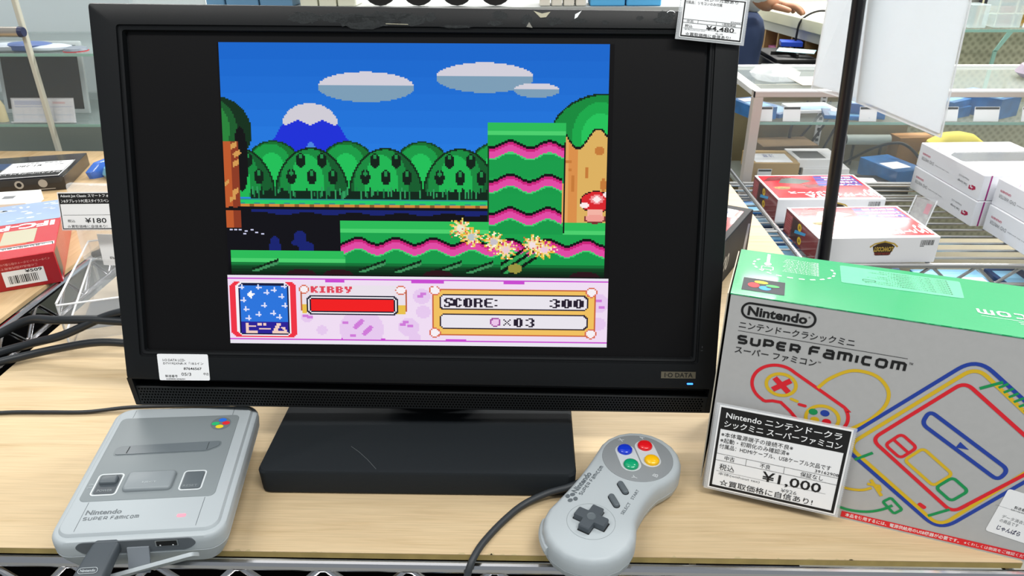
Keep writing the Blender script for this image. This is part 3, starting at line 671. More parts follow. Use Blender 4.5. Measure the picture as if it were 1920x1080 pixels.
# console outline: nested rounded diamonds
def dia(cx, cy, a, c, m, r, w0=WL):
    b.stroke(rpoly([(cx-a[0], cy-a[1]), (cx+c[0], cy+c[1]), (cx+a[2], cy+a[3]), (cx-c[2], cy-c[3])], r, 8), w0, m, True)
b.stroke(rpoly([(149.2, 141.0), (216.5, 90.5), (158.2, 8.6), (84, 61.5)], 13, 8), 2.5, BLU, True)
b.stroke(rpoly([(150.4, 134.8), (208.5, 89.5), (157.3, 12.2), (90.5, 60.5)], 9, 8), 2.5, YEL, True)
b.stroke(rpoly([(146.8, 123.2), (205, 80), (162, 25.6), (103.8, 69)], 6.5, 8), 2.5, RED, True)
b.stroke(rpoly([(132.5, 98.5), (184.6, 66.8), (181, 57.5), (130, 88)], 4.5, 6), 2.6, BLU, True)
b.flat([(152.6, 75.6), (160.2, 75.6), (154.2, 80.2)], BLU)
def sqr(cx, cy, hw, hh, m, r=3.2): b.stroke(rpoly(rotp([(cx-hw, cy-hh), (cx+hw, cy-hh), (cx+hw, cy+hh), (cx-hw, cy+hh)], -0.63, (cx, cy)), r, 6), 2.1, m, True)
sqr(121.9, 68.3, 6.8, 6.6, RED); b.stroke(rotp([(121.9, 61.7), (121.9, 74.9)], -0.63+1.57, (121.9, 68.3)), 2.0, RED, z=0.2)
sqr(140.8, 56.6, 12.8, 7.4, YEL); sqr(157.7, 43.5, 6.8, 6.6, GRN)
b.flat(rotp(rrect(140.8, 24.2, 146.6, 27, 1.2), -0.5, (143.6, 25.6)), RED)
for p, q in (((96.8, 50.5), (106.6, 58.8)), ((148.8, 18.6), (160, 27.6)), ((155.6, 120.4), (166.6, 127.4))): b.stroke([p, q], 2.0, GRN)
for k in range(9):
    t_ = k/8.0; p = Vector((167.4+27*t_, 125.0-21*t_)); b.flat(rotp([(p.x-2.9, p.y-0.8), (p.x+2.9, p.y-0.8), (p.x+2.9, p.y+0.8), (p.x-2.9, p.y+0.8)], 0.72, p), GRN)
for q in (((108, 33.5), (115.6, 33.8), (117, 30)), ): b.stroke(q, 2.0, YEL)
yl = smooth([(88, 27, 0), (98, 26.2, 0), (106, 27.6, 0), (111.3, 31, 0)], 5); b.stroke([(q.x, q.y) for q in yl], 2.0, YEL); b.stroke([(109.5, 37.5), (118.5, 26.2)], 2.2, YEL)
gl = smooth([(88, 10.8, 0), (100, 8.8, 0), (112, 10.6, 0), (121, 15.4, 0), (126.5, 20.6, 0)], 5); b.stroke([(q.x, q.y) for q in gl], 2.0, GRN)
b.stroke(rotp(rrect(121, 17.2, 132.4, 23.6, 1.4), -0.72, (126.6, 20.6)), 1.9, GRN, True)
b.build('line_drawing', bx, label='red, blue, yellow and green line drawing of console and controller')
b = MB(); b.lift = 0.2; b.rect(96.6, 1.6, BW-1, 6.6, RED); b.text('本品を使用するには、電源供給用のUSB機器が必要です。', 99.4, 2.6, 171, 5.8, WHITE, 0.01, z=0.3); b.text('※くわしくは側面をご確認ください', 174, 2.8, 214, 5.4, WHITE, z=0.3); b.build('red_strip', bx, label='red warning strip with white text')
b = MB(); b.lift = 0.3; stp = rotp(rpoly([(183.2, 17.5), (234, 17.5), (234, 53.5), (183.2, 53.5)], 2, 4), -0.135, (183.2, 17.5)); b.flat(stp, WHITE, 0.25)
b.X = T(183.2, 17.5, 0) @ RZ(-0.135)
b.stroke([(-2, 21.5), (48, 21.5)], 0.15, GREYINK, z=0.3); b.text('Nintendo ニンテン', 13, 31.6, 36, 34, INK, z=0.35); b.text('製造番号', 8.2, 22.9, 16.4, 25.2, INK, z=0.35)
b.text('シックミニ', 12.2, 29.2, 20, 31, INK, z=0.35); b.text('SJE10540543', 7, 20.9, 18, 22.3, GREYINK, z=0.35)
b.text('データ消去済み', 4.6, 13.4, 22, 16.2, GREYINK, z=0.35); b.text('の商品です', 4.6, 10, 15.6, 12.8, GREYINK, z=0.35); b.text('じゃんぱら', 5.2, 3.6, 19, 7.6, INKB, 0.02, z=0.35)
b.stroke(rrect(24, 3, 46, 18, 2), 0.15, GREYINK, True, z=0.3)
b.build('shop_sticker', bx, label='white shop sticker at the lower right of the front')
# printing on the green top (local: x right, depth backwards)
b = MB(); b.X = T(0, BH+0.3, 0) @ RX(-math.pi/2); b.lift = 0.15
b.rect(5.8, 9.2, 33.6, 33.4, mat('logo_dark', '#33363b', 0.5, spec=.2), 0.16)
for (pts, m_) in ((ell(13.2, 20.3, 3.9, 4.6), mat('lr', '#e0343c', 0.5, spec=.2)), (ell(17.9, 27.2, 4.6, 2.6), mat('ly', '#f2e238', 0.5, spec=.2)), (ell(20.8, 17.2, 4.0, 3.9), mat('lb', '#3a9ae0', 0.5, spec=.2)), (ell(25.6, 22.7, 4.5, 2.3), mat('lg', '#4fb060', 0.5, spec=.2))): b.flat(pts, m_, 0.3)
b.flat(ell(23.6, 19.4, 2.2, 1.3), mat('logo_dark', '#3a3d42', 0.3), 0.34)
b.text('これはデジタルディスプレイ', 7, 35.2, 33, 37, mat('dark_green_ink', '#0b5c3c', 0.5), z=0.2)
ov = [(38.5+28*math.cos(math.radians(a)), 66+21*math.sin(math.radians(a))) for a in range(150, 398, 4)]
for i in range(0, len(ov)-2, 4): b.stroke(ov[i:i+3], 1.6, WHITE)
b.stroke(rrect(16.5, 55.5, 24.5, 62, 0.6), 0.7, WHITE, True); b.stroke([(20.5, 64), (20.5, 90)], 2.2, WHITE); b.stroke([(18, 53), (18, 55)], 0.7, WHITE); b.stroke([(23, 53), (23, 55)], 0.7, WHITE); b.flat(ell(20.5, 67.5, 2.6, 3.4), WHITE)
for k in range(9): b.text('電源ACアダプターをつないでご使用'[:15-(k % 4)], 31+(k % 3), 56+k*3.3, 56, 58+k*3.3, WHITE, flip=True, z=0.2)
b.flat(rpoly([(70.5, 50.5), (147, 52.5), (149.6, 86), (70.8, 87)], 2, 3), PALEG, 0.15)
for k in range(8): b.text('●本製品のご使用にあたっては取扱説明書をよくお読みください、ご注意'[:33-(k*5) % 13], 86+(k*7) % 19, 56.5+k*3.6, 141, 58.8+k*3.6, mat('dark_green_ink', '#0b5c3c', 0.5), flip=True, z=0.3)
b.stroke(rrect(85, 60, 93, 63.4, 0.6), 0.5, mat('dark_green_ink', '#0b5c3c', 0.5), True, z=0.32)
logotype(b, 'Famicom', 151, 28.5, 212, 37.8, 1.6, WHITE, .25, True); logotype(b, 'SUPER', 218, 28.5, 252, 36.4, 1.6, WHITE, .25, True); b.stroke([(152, 25.5), (246, 25.5)], 0.3, WHITE); b.text('ニンテンドークラシックミニ', 172, 19.5, 246, 24, WHITE, flip=True, z=0.25)
b.build('top_printing', bx, label='white upside-down lettering and logo panel on the green top')

# ------------------------------------------------------------------ miniature console
kex = Vector((math.cos(.1501), math.sin(.1501), -.0555)).normalized(); key_ = Vector((-math.sin(.1501), math.cos(.1501), .0332)).normalized()
KM = basis((-259.03, 44.57, 38), kex, key_)          # origin at centre of the top surface
con = thing('game_console', 'small light grey game console with a slate top panel at the left', 'game console', KM)
HW, HL = 47.8, 62.4
def kr(d, r, z): return [(x, y, z) for x, y in rrect(-HW-d, -HL-d, HW+d, HL+d, r, 7)]
b = MB()
rings = [kr(-3, 9, -32), kr(-.5, 10, -30.8), kr(3.6, 12, -22), kr(5.6, 12.5, -15.2), kr(5.2, 12.2, -14.8), kr(5.6, 12.5, -14.4), kr(6.0, 12.8, -8), kr(5.8, 12.6, -5), kr(5, 12, -3.2), kr(3.6, 10.6, -2.3), kr(1.8, 9, -2.2), kr(1.2, 8.4, -1.2), kr(0.5, 8, -0.3), kr(-0.8, 7, 0)]
b.loft(rings, PLG)
# seam lines of the centre deck
for x in (-38.2, 35.4):
    for (y0, y1) in ((52.2, 61.4), (-61.4, -36.2)): b.stroke([(x, y0), (x, y1)], 0.35, PLD, z=0.08)
b.text('Nintendo', -36.6, -47.6, -14.4, -43.4, PLD, 0.03, z=0.1); logotype(b, 'SUPER', -36.6, -52.4, -21.6, -49.4, .62, PLD, .1); logotype(b, 'Famicom', -19.8, -52.4, -2.4, -49.2, .62, PLD, .1)
b.build('housing', con)
b = MB(); b.prism(rrect(-45.5, -35.4, 41.2, 51.8, 4), -0.5, 0.35, PLG2, 0.3); b.text('ON', -43.9, -20.4, -41.0, -18.8, PLG, z=0.5); b.text('OFF', -44.2, -23.4, -41.0, -21.9, PLG, z=0.5); b.build('top_panel', con)
b = MB()      # cartridge slot cover
b.prism(rpoly([(-38.8, 9.0), (-4, 9.4), (26, 9.8), (34.6, 15), (34.4, 21.4), (-36, 19.4), (-38.8, 17)], 3, 4), 0.3, 0.5, mat('slot_rim', '#6e777b', 0.4)); 
b.prism(rpoly([(-37.8, 9.8), (-4, 10.2), (25.6, 10.6), (33.6, 15.6), (33.4, 20.6), (-35.6, 18.6), (-37.8, 16.4)], 2.6, 4), 0.5, 0.9, mat('slot_cover', '#656e73', 0.36)); b.stroke([(-29.6, 10.6), (-29.2, 17.8)], 0.6, DARK, z=1.0); b.stroke([(25.5, 11.6), (25.6, 19.4)], 0.3, DARK, z=1.0)
b.build('cartridge_flap', con)
def btn_frame(x0, y0, x1, y1, parent):
    b = MB(); b.stroke(rrect(x0, y0, x1, y1, 2.2, 5), 0.95, mat('pale_ring', '#cdd3d6', 0.45), True, z=0.5)
    b.build('button_surround', parent)
b = MB(); b.prism(rrect(-38.6, -29.0, -25.2, -11.2, 1.5), 0.3, 0.6, PLD2); b.prism(rrect(-37.6, -20.5, -26.4, -13.2, 1.5), 0.6, 3.0, PLD, 1.2)
b.text('POWER', -36.6, -27.2, -27, -25.0, PLG2, 0.01, z=0.75); o = b.build('power_switch', con); btn_frame(-39.9, -30.2, -24.0, -10.1, o)
b = MB(); b.prism(rrect(-20.6, -28.4, 11.2, -10.2, 3), 0.3, 3.2, mat('eject_grey', '#838b8f', 0.4), 2.0); b.text('EJECT', -8.4, -23.6, 0.8, -21.6, PLG, 0.01, z=3.35); b.build('eject_button', con)
b = MB(); b.prism(rrect(17.3, -27.6, 29.8, -11.4, 1.5), 0.3, 1.0, PLD, 0.4); b.text('RESET', 18.6, -26.4, 28.0, -24.4, PLG2, 0.01, z=1.15); o = b.build('reset_button', con); btn_frame(16.2, -28.8, 30.8, -10.3, o)
b = MB(); b.flat(ell(29.0, 41.6, 7.4, 7.4), mat('emblem_disc', '#6c7479', 0.4), 0.5)
for x, y, c_ in ((25.2, 41.4, '#2fb573'), (29.6, 45.6, '#2b6fe0'), (32.8, 41.8, '#e02c36'), (28.8, 37.8, '#e6d22c')): b.flat(ell(x, y, 2.9, 2.1), mat('dot'+c_, c_, 0.35), 0.62)
b.build('emblem', con, label='four-colour button emblem')
b = MB(); b.prism(rrect(21.6, -53.2, 27.0, -50.8, 0.8), -0.2, 0.25, mat('red_led', '#ff6a78', 0.3, emit=1.6)); b.build('power_light', con, label='lit red power light')
# controller-port recess on the front
b = MB(); b.X = T(0, -HL-5.4, 0) @ RX(math.pi/2)     # x right, y up, z out of front
rc_ = rpoly([(-37.0, -7), (-32, -13.2), (31, -13.2), (36.8, -8), (34, -3.4), (-33, -3.0)], 4, 5)
b.prism(rc_, 0.1, 0.75, mat('port_recess', '#565c61', 0.6)); b.prism(rrect(11.6, -9.4, 25.6, -4.2, 0.6), 0.75, 1.0, mat('port_rim', '#8f9496', 0.3, metal=0.6)); b.prism(rrect(12.4, -8.8, 24.8, -4.7, 0.5), 1.0, 1.15, DARK)
for x in (14.6, 22.4): b.flat(ell(x, -8, .5), WHITE, 1.3)
b.build('controller_port', con)
b = MB()     # port door hanging open below the front on its strap
b.X = T(0, -HL-5.5, 0)
b.loft([[(-5.6, -1.5, -8.5), (7.6, -1.5, -8.5), (7.6, 0.2, -8.5), (-5.6, 0.2, -8.5)], [(-5.6, -3.5, -16), (7.6, -3.5, -16), (7.6, -2, -16), (-5.6, -2, -16)], [(-5.6, -7.5, -25), (7.6, -7.5, -25), (7.6, -6, -25), (-5.6, -6, -25)]], mat('strap_grey', '#7f868d', 0.45))
b.build('door_strap', con)
b = MB(); b.X = T(4, -HL-12, -22) @ RY(math.radians(-17)) @ RX(math.radians(-52))
b.prism(rpoly([(-38, -5.5), (35, -5.5), (35, 5.5), (-38, 5.5)], 3, 4), -1.3, 1.3, PLG, 0.6); b.stroke([(-35, -4.2), (33, -4.2)], 0.4, PLG2, z=1.7); b.build('port_door', con, label='port door hanging open')

# cables
def cable(name, label, pts, r, m, cat='cable', k=8):
    b = MB(); b.tube(smooth(pts, k), r, m, 12); return tag(b.build(name), label, cat)
# controller lead plugged into the console front
t = thing('connector_lead', 'slate grey cable plug seated in the front of the small console', 'cable', KM @ T(-17.2, -HL-5, -8))
b = MB(); yx = lambda y: -y*0.36
secs = []
for (y, zz, hw_, hh_) in ((4, 1.5, 8.0, 4.2), (-10, -1.5, 8.6, 4.8), (-24, -6.0, 9.4, 5.6), (-29.5, -9.5, 8.6, 5.8), (-31, -11.5, 7.4, 5.0)):
    cx = y*0.20; secs.append([(cx+x, y, zz+z) for x, z in rrect(-hw_, -hh_, hw_, hh_, 2.6, 4)])
b.loft(secs, PLD2); b.X = T(-4.8, -19.5, 0.6) @ RX(math.radians(17)); b.stroke(rrect(-5.6, -1.8, 5.6, 1.8, 1.8, 5), 0.3, PLG, True, z=0.9); b.text('Nintendo', -4.4, -0.9, 4.4, 0.9, PLG, 0.02, z=0.9)
b.build('plug', t)
b = MB(); b.tube(smooth([(-6.2, -29, -12), (-7.5, -38, -19), (-10, -50, -36), (-14, -58, -70), (-18, -60, -130)], 6), 2.4, CORDG, 12); b.build('cord', t)

# ------------------------------------------------------------------ controller
PM = T(61.89, 39.2, 0) @ RZ(1.0269)
pad = thing('game_controller', 'light grey gamepad with four coloured buttons lying before the monitor', 'game controller', PM)
def dog(d, z):        # dog-bone outline: round lobes, straight back, waisted front
    R0 = 31.6+d; cx = 40.4; pts = []
    top_y = 29.2+d; wst = -23.0-d
    aT = math.acos(min(1, top_y/R0)) if top_y < R0 else 0
    for k in range(13):     # right lobe from waist round to the top
        a = math.radians(-118)+(math.pi/2-aT*0+math.radians(118)-0.0)*k/12
        pts.append((cx+R0*math.cos(a), R0*math.sin(a)))
    for k in range(1, 8): t_ = k/8; pts.append((cx-2*cx*t_, R0-(R0-top_y)*math.sin(math.pi*t_)))
    for k in range(13):
        a = math.pi/2+(math.radians(118)+math.pi/2)*k/12
        pts.append((-cx+R0*math.cos(a), R0*math.sin(a)))
    xe = cx-R0*math.cos(math.radians(62)); ye = -R0*math.sin(math.radians(62))
    for k in range(1, 10):
        t_ = k/10; s_ = math.sin(math.pi*t_)**0.6; pts.append((-xe+2*xe*t_, ye+(wst-ye)*s_))
    return [(x, y, z) for x, y in pts]
b = MB()
b.loft([dog(-7, 1.2), dog(-3.5, 1.8), dog(-1.2, 5), dog(-0.3, 9.6), dog(-0.7, 10), dog(-0.2, 10.4), dog(0, 15), dog(-0.4, 19.6), dog(-1.3, 21.8), dog(-2.8, 23.3), dog(-4.6, 24)], PLG)
b.stroke(ell(-37.1, 0.5, 16.2, 16.2, 48), 0.22, PLG2, True, z=24.1)
b.text('Nintendo', -18.8, 20.9, 5.0, 25.4, PLD, 0.035, z=24.12); logotype(b, 'SUPER', -18.8, 17.0, -4.4, 19.8, .6, PLD, 24.12); logotype(b, 'Famicom', -2.4, 17.0, 16.2, 20.0, .6, PLD, 24.12)
for (x, y, q) in ((-24.6, 25.0, 0.4), (-21.4, 22.9, -0.4), (-27.2, 21.6, -0.3), (-24.0, 19.2, 0.3)): b.flat(rotp(ell(x, y, 2.0, 1.6), q, (x, y)), PLD, 24.12)
b.text('SELECT', -20.4, -15.4, -7.6, -13.1, PLD, 0.012, z=24.12); b.text('START', -3.8, -15.2, 7.2, -12.9, PLD, 0.012, z=24.12)
b.build('shell', pad)
b = MB(); b.prism(ell(38.6, 0.3, 26.2, 26.2, 48), 23.6, 24.35, mat('face_plate_grey', '#84898c', 0.42), 0.25)
for (cx, cy) in ((34.8, 6.2), (46.8, -4.4)):
    b.flat(rotp(rrect(cx-15.2, cy-7.4, cx+15.2, cy+7.4, 7.3, 8), 0.70, (cx, cy)), mat('capsule_grey', '#c0c5c9', 0.42), 24.45)
for ch, x, y in (('X', 50.8, 19.4), ('A', 61.8, 7.0), ('Y', 17.6, -6.8), ('B', 27.4, -18.6)): b.text(ch, x-1.7, y-1.9, x+1.7, y+1.9, mat('letter_grey', '#b9bec1', 0.4), 0.02, z=24.5)
b.build('face_plate', pad)
for (x, y, c_, l_) in ((41.2, 11.8, '#1436c4', 'blue'), (53.4, 0.8, '#d8141e', 'red'), (28.2, 0.9, '#0c9a6a', 'green'), (40.6, -10.2, '#f0b90c', 'yellow')):
    b = MB(); b.lathe([(5.6, 24.4), (5.6, 25.6), (5.2, 26.4), (4.3, 27.0), (2.6, 27.4), (0.01, 27.5)], mat('button_'+l_, c_, 0.18, coat=0.6), 28, (x, y)); b.build('action_button', pad, label=l_+' round button')
b = MB(); A_, w0 = 11.2, 4.1
cr_ = [(-A_, -w0), (-w0, -w0), (-w0, -A_), (w0, -A_), (w0, -w0), (A_, -w0), (A_, w0), (w0, w0), (w0, A_), (-w0, A_), (-w0, w0), (-A_, w0)]
b.X = T(-37.1, 0.5, 0); b.prism(rpoly([(x*1.06, y*1.06) for x, y in cr_], 0.5, 2), 24.0, 24.2, DARK); b.loft([[(x, y, 24.1) for x, y in rpoly(cr_, 0.8, 2)], [(x, y, 27.8) for x, y in rpoly(cr_, 0.8, 2)], [(x*.95, y*.95, 28.5) for x, y in rpoly(cr_, 0.8, 2)]], PLD2)
b.lathe([(3.3, 28.6), (3.0, 28.9), (2.4, 28.5), (0.01, 28.2)], PLD, 20)
b.build('direction_pad', pad)
for (x, y) in ((2.8, -4.3), (-12.2, -4.5)):
    b = MB(); pl_ = rotp(rrect(x-6.6, y-2.5, x+6.6, y+2.5, 2.4, 6), 0.86, (x, y)); b.prism(pl_, 24.0, 24.15, DARK); b.prism(rotp(rrect(x-6.1, y-2.1, x+6.1, y+2.1, 2.0, 6), 0.86, (x, y)), 24.1, 26.4, PLD, 1.0); b.build('menu_button', pad)
for sx in (-1, 1):
    b = MB(); b.tube([(sx*(40+26*math.cos(math.radians(a))) if False else sx*40+math.cos(math.radians(a))*29.8, math.sin(math.radians(a))*29.8, 14) for a in (range(100, 150, 7) if sx < 0 else range(80, 30, -7))], 4.2, PLG, 10); b.build('shoulder_button', pad)
b = MB(); b.X = PM.inverted()
b.tube(smooth([(40, 58, 14), (30, 53.5, 12), (14, 51.0, 8), (-3, 43.5, 4), (-16, 30, 2.6), (-27, 14, 2.4), (-34, 1, 2), (-39, -9, -4), (-42, -14, -22), (-44, -12, -60), (-45, -10, -140)], 8), 2.5, CORDG, 12); b.build('cord', pad)

# leads on the left
cable('power_lead', 'thin black twin lead running from left edge to back of small console', [(-560, 128, 2), (-500, 142, 2.2), (-455, 149, 2), (-420, 150, 2), (-385, 151, 2), (-350, 156, 3.5), (-310, 158, 4), (-280, 156, 6), (-262, 150, 10), (-250, 138, 14), (-246, 118, 20)], 1.7, CORD)
cable('cable', 'uppermost thick black cable arching from left edge to behind monitor', [(-640, 150, -40), (-575, 215, 0), (-535, 252, 14), (-498, 262, 30), (-460, 249, 38), (-420, 245, 41), (-380, 242, 41), (-330, 244, 44), (-260, 250, 60)], 4.3, CORD)
cable('cable', 'middle black cable crossing under the uppermost one at left', [(-640, 135, -44), (-572, 200, -6), (-530, 232, 5), (-490, 243, 14), (-450, 239, 27), (-410, 246, 43), (-380, 247, 51), (-330, 254, 58), (-250, 258, 72)], 4.1, CORD)
cable('cable', 'lowest thick black cable bowing over the board left of monitor', [(-640, 120, -44), (-570, 180, -8), (-528, 210, 4.5), (-490, 230, 8), (-455, 236, 14), (-420, 237, 20), (-390, 235, 21), (-350, 232, 18), (-300, 232, 25), (-250, 250, 50)], 3.9, CORD)

# ================================================================== right side, behind the board
def carton(name, label, M, w, d, h, m, group=None, cat='box', top=None, front=None, left=None, bev=0.6):
    """closed carton; local x along the front, y backwards, z up; extra printing drawn by callbacks"""
    t = thing(name, label, cat, M, group)
    b = MB(); b.box((0, 0, 0), (w, d, h), m, bev, 1)
    if top: b.X = T(0, 0, h+0.05); top(b)
    if front: b.X = T(0, -0.05, 0) @ RX(math.pi/2); front(b)
    if left: b.X = T(-0.05, d, 0) @ RZ(-math.pi/2) @ RX(math.pi/2); left(b)
    b.X = Matrix.Identity(4); b.build('carton', t); return t
CR = mat('case_red', '#c8202a', 0.2, coat=0.5); CRD = mat('case_dark_red', '#7c1820', 0.2, coat=0.4); CW = mat('case_white', '#e6e7ea', 0.3, coat=0.3)
CBL = mat('case_blue', '#4a54a8', 0.2, coat=0.5); CGY = mat('case_grey', '#66706a', 0.2, coat=0.5); GOLD = mat('emblem_gold', '#b99a3c', 0.4); BRN = mat('emblem_brown', '#33230f', 0.5); YD = mat('yellow_dot', '#e8c022', 0.3)
def sata_top(b):
    b.rect(3.5, 7, 171, 121, CR, 0.1); b.flat([(5, 92), (40, 96), (60, 110), (40, 118), (20, 112)], CRD, 0.14); b.flat([(28, 82), (62, 76), (90, 92), (60, 108), (40, 104)], CGY, 0.16); b.flat([(70, 55), (105, 60), (90, 76), (62, 72)], CRD, 0.14)
    b.rect(0.6, 0.6, 3.5, 124.4, WHITEG, 0.1); b.rect(171, .6, 174.4, 124.4, WHITEG, .1)
    for k in range(4): b.rect(92+k*2, 66+k*13, 167, 77+k*13, CBL, 0.18); b.text(['TV,PC', 'USB3.0', 'HDD/SSD', '簡単接続'][k], 112, 68+k*13, 163, 75+k*13, WHITE, 0.02, flip=True, z=0.26)
    b.text('SATA', 52, 8.5, 104, 25, WHITE, 0.05, flip=True, z=0.22); b.text('スクケース', 28, 27, 100, 38, WHITE, 0.05, flip=True, z=0.22)
    b.text('ハードディ', 106, 12, 152, 30, WHITE, 0.05, flip=True, z=0.22); b.text('いつ', 154, 12, 170, 48, WHITE, 0.05, flip=True, z=0.22)
    b.flat(ell(26, 56, 12, 6, 18), BRN, 0.2); b.stroke(ell(26, 56, 12, 6, 18), 1.4, GOLD, True, z=0.24); b.stroke([(12, 60), (40, 60)], 1.6, GOLD, z=0.26); b.text('LOWCOST', 17, 53.4, 35, 58.6, GOLD, 0.03, flip=True, z=0.3)
    b.text('※画像はイメージです', 10, 2.2, 42, 4.4, RED, flip=True, z=0.2)
def sata_front(b):
    b.flat([(86, 12), (106, 12), (110, 20), (112, 26), (104, 31), (96, 35), (88, 31), (80, 26), (82, 20)], BRN, 0.15); b.stroke([(76, 25), (82, 30), (96, 33.5), (110, 30), (116, 25)], 2.2, GOLD, z=0.2)
    b.text('LOWCOST', 82, 18, 110, 25.5, GOLD, 0.04, flip=True, z=0.3); b.text('SERIES', 84, 13, 108, 16.5, mat('emblem_red', '#7a2a22', 0.5), 0.04, flip=True, z=0.3)
    rb = random.Random(4); x = 148
    while x < 167: wv = rb.choice((.5, .8, 1.2)); b.rect(x, 27, x+wv, 35, INK, 0.15); x += wv+rb.choice((.5, .7, 1))
    b.rect(148, 25, 154, 26, INK, .15)
def sata_left(b):
    b.rect(0.5, 0.5, 124.5, 38.5, CRD, 0.1); b.rect(30, 3, 66, 36, mat('case_black_red', '#3a1216', 0.3), 0.12)
    b.flat([(42, 14), (80, 24), (82, 29), (44, 20)], mat('case_cyan', '#3aa0d8', 0.3), 0.16)
    for y in (10, 29): b.flat(ell(58 if y > 20 else 64, y, 7, 6), YD, 0.2); b.text('HD', (58 if y > 20 else 64)-3, y-2.5, (58 if y > 20 else 64)+3, y+2.5, BRN, 0.03, flip=True, z=0.3)
    b.rect(4, 5, 26, 34, mat('case_small_print', '#b05a5c', 0.4), 0.14)
    for k in range(8): b.stroke([(5, 7+k*3.4), (25, 7+k*3.4)], 0.6, CRD, z=0.2)
Z0 = -61.8
carton('case_box', 'red drive case box with blue panels, nearer one beside the black pole', T(410, 603, Z0) @ RZ(0.05), 175, 125, 39.5, CW, 'red drive case boxes', top=sata_top, front=sata_front, left=sata_left)
carton('case_box', 'red drive case box farther back, beneath the cardboard cartons in view', T(401, 764, Z0) @ RZ(0.03), 175, 125, 39.5, CW, 'red drive case boxes', top=sata_top, front=sata_front, left=sata_left)
PUR = mat('purple_print', '#a0287a', 0.4); DV = mat('drive_box_white', '#e9eaee', 0.35, coat=0.25); SLV = mat('drive_silver', '#8b8d8e', 0.25, metal=0.5)
def dvd_top(b):
    b.stroke([(158, 4), (3.5, 4)], 0.01, PUR)
    b.stroke(smooth([(4, 2, 0), (4, 120, 0), (10, 150, 0), (26, 160, 0), (60, 163, 0)], 5) and [(q.x, q.y) for q in smooth([(4, 2, 0), (4, 130, 0), (9, 152, 0), (24, 162, 0), (60, 164, 0)], 5)], 0.9, PUR, z=.12)
    b.flat(rpoly([(8, 74), (150, 74), (150, 128), (24, 128), (8, 112)], 6, 4), SLV, 0.12); b.stroke([(24, 124), (150, 122)], 1.2, mat('drive_line', '#c9c9c8', 0.3, metal=0.4), z=.2)
    b.text('super multi', 60, 20, 90, 26, GREYINK, flip=True, z=.2)
def dvd_left(b):      # text is upside down on the shelf
    b.text('DVD WRITER', 138-118, 12, 138-66, 20.5, GREYINK, 0.01, flip=True, z=.15) if False else None
    b.text('DVD WRITER', 12, 15, 52, 20.5, GREYINK, 0, flip=True, z=.15); b.text('GP65NB70', 12, 24, 38, 27.6, mat('pink_ink', '#c8506a', 0.5), 0.02, flip=True, z=.15)
    b.text('Ultra slim portable', 56, 16.5, 100, 18.8, GREYINK, flip=True, z=.15); b.text('Data Storage', 128, 13, 154, 18, GREYINK, 0.01, flip=True, z=.15); b.text('Hitachi-LG', 128, 22, 156, 25, GREYINK, flip=True, z=.15)
    b.flat([(160, 11), (168, 11), (168, 14), (163, 14), (163, 17), (160, 17)], mat('crimson_mark', '#b01848', 0.4), .15); b.flat([(170, 11), (178, 15), (176, 19), (166, 19), (166, 16), (171, 16), (168, 13)], mat('crimson_mark', '#b01848', 0.4), .17)
def dvd_front(b):
    b.rect(11, 0.4, 13.6, 41.4, PUR, .15); b.flat(ell(32, 17, 5, 5), GREYINK, .15); b.text('CD', 29, 15, 35, 19, WHITE, 0.02, z=.2)
G_ = 'white drive boxes'
for (x, y, z, a, l) in ((709, 750, Z0, 0.045, 'white disc drive box, lower of the rear stack'), (711, 753, Z0+42.2, 0.04, 'white disc drive box with silver drive picture, top of the rear stack'),
                        (732, 550, Z0, 0.045, 'white disc drive box, lower of the front stack at right edge'), (734, 552, Z0+42.2, 0.04, 'white disc drive box, top of the front stack at right edge')):
    carton('drive_box', l, T(x, y, z) @ RZ(a), 160, 190, 41.8, DV, G_, top=dvd_top, front=dvd_front, left=dvd_left, bev=.8)
# clear price stand between them
t = thing('price_stand', 'clear acrylic price stand leaning between red case box and white drive boxes', 'price stand', T(586, 726, Z0) @ RZ(-0.95))
b = MB(); b.X = RX(math.radians(-22)); b.box((0, 0, 0), (34, 1.6, 62), ACRYL); b.box((0, 0, 0), (1.5, 2, 62), ACRYLE); b.box((32.5, 0, 0), (34, 2, 62), ACRYLE); b.X = Matrix.Identity(4); b.box((0, -30, 0), (34, 0, 1.6), ACRYL); b.box((0, -31, 0), (34, -30, 2.4), ACRYLE); b.build('holder', t)
b = MB(); b.X = RX(math.radians(-22)); b.box((3, 1.7, 4), (31, 2.2, 59), mat('faded_card', '#b3b0ad', 0.6, vary=.25, vscale=160)); b.box((21, 1.5, 38), (29, 1.7, 54), mat('pink_corner', '#c88a94', 0.6)); b.build('card_slip', t)
# packs on the tier below the wires
BK = mat('blue_pack', '#2a6fae', 0.3, coat=0.4, vary=0.35, vscale=40); BK2 = mat('pale_blue_pack', '#8cc4e6', 0.3, coat=0.4); NAVY = mat('navy_pack', '#1d3a66', 0.3, coat=0.4); BAG = glass('clear_bag', '#f2f5f6', 0.28, 0.08)
rg = random.Random(11)
def lowpack(x, y, w, d, h, m, l, n='phone_film_pack', grp='blue packs on the lower tier', a=0):
    def tp(b):
        b.rect(w*.1, d*.15, w*.55, d*.85, BK2, .1); b.rect(w*.62, d*.2, w*.95, d*.5, WHITE, .12)
    return carton(n, l, T(x, y, -249.5) @ RZ(a), w, d, h, m, grp, 'pack', top=tp, bev=0.5)
for i in range(5): lowpack(385, 615+i*66, 62, 60, 160, [BK, NAVY, BK, NAVY, BK][i], ['blue pack at the front left under the wires', 'navy pack second from the front under the wires', 'blue pack third from the front under the wires', 'navy pack fourth from the front under the wires', 'blue pack farthest back under the wires'][i])
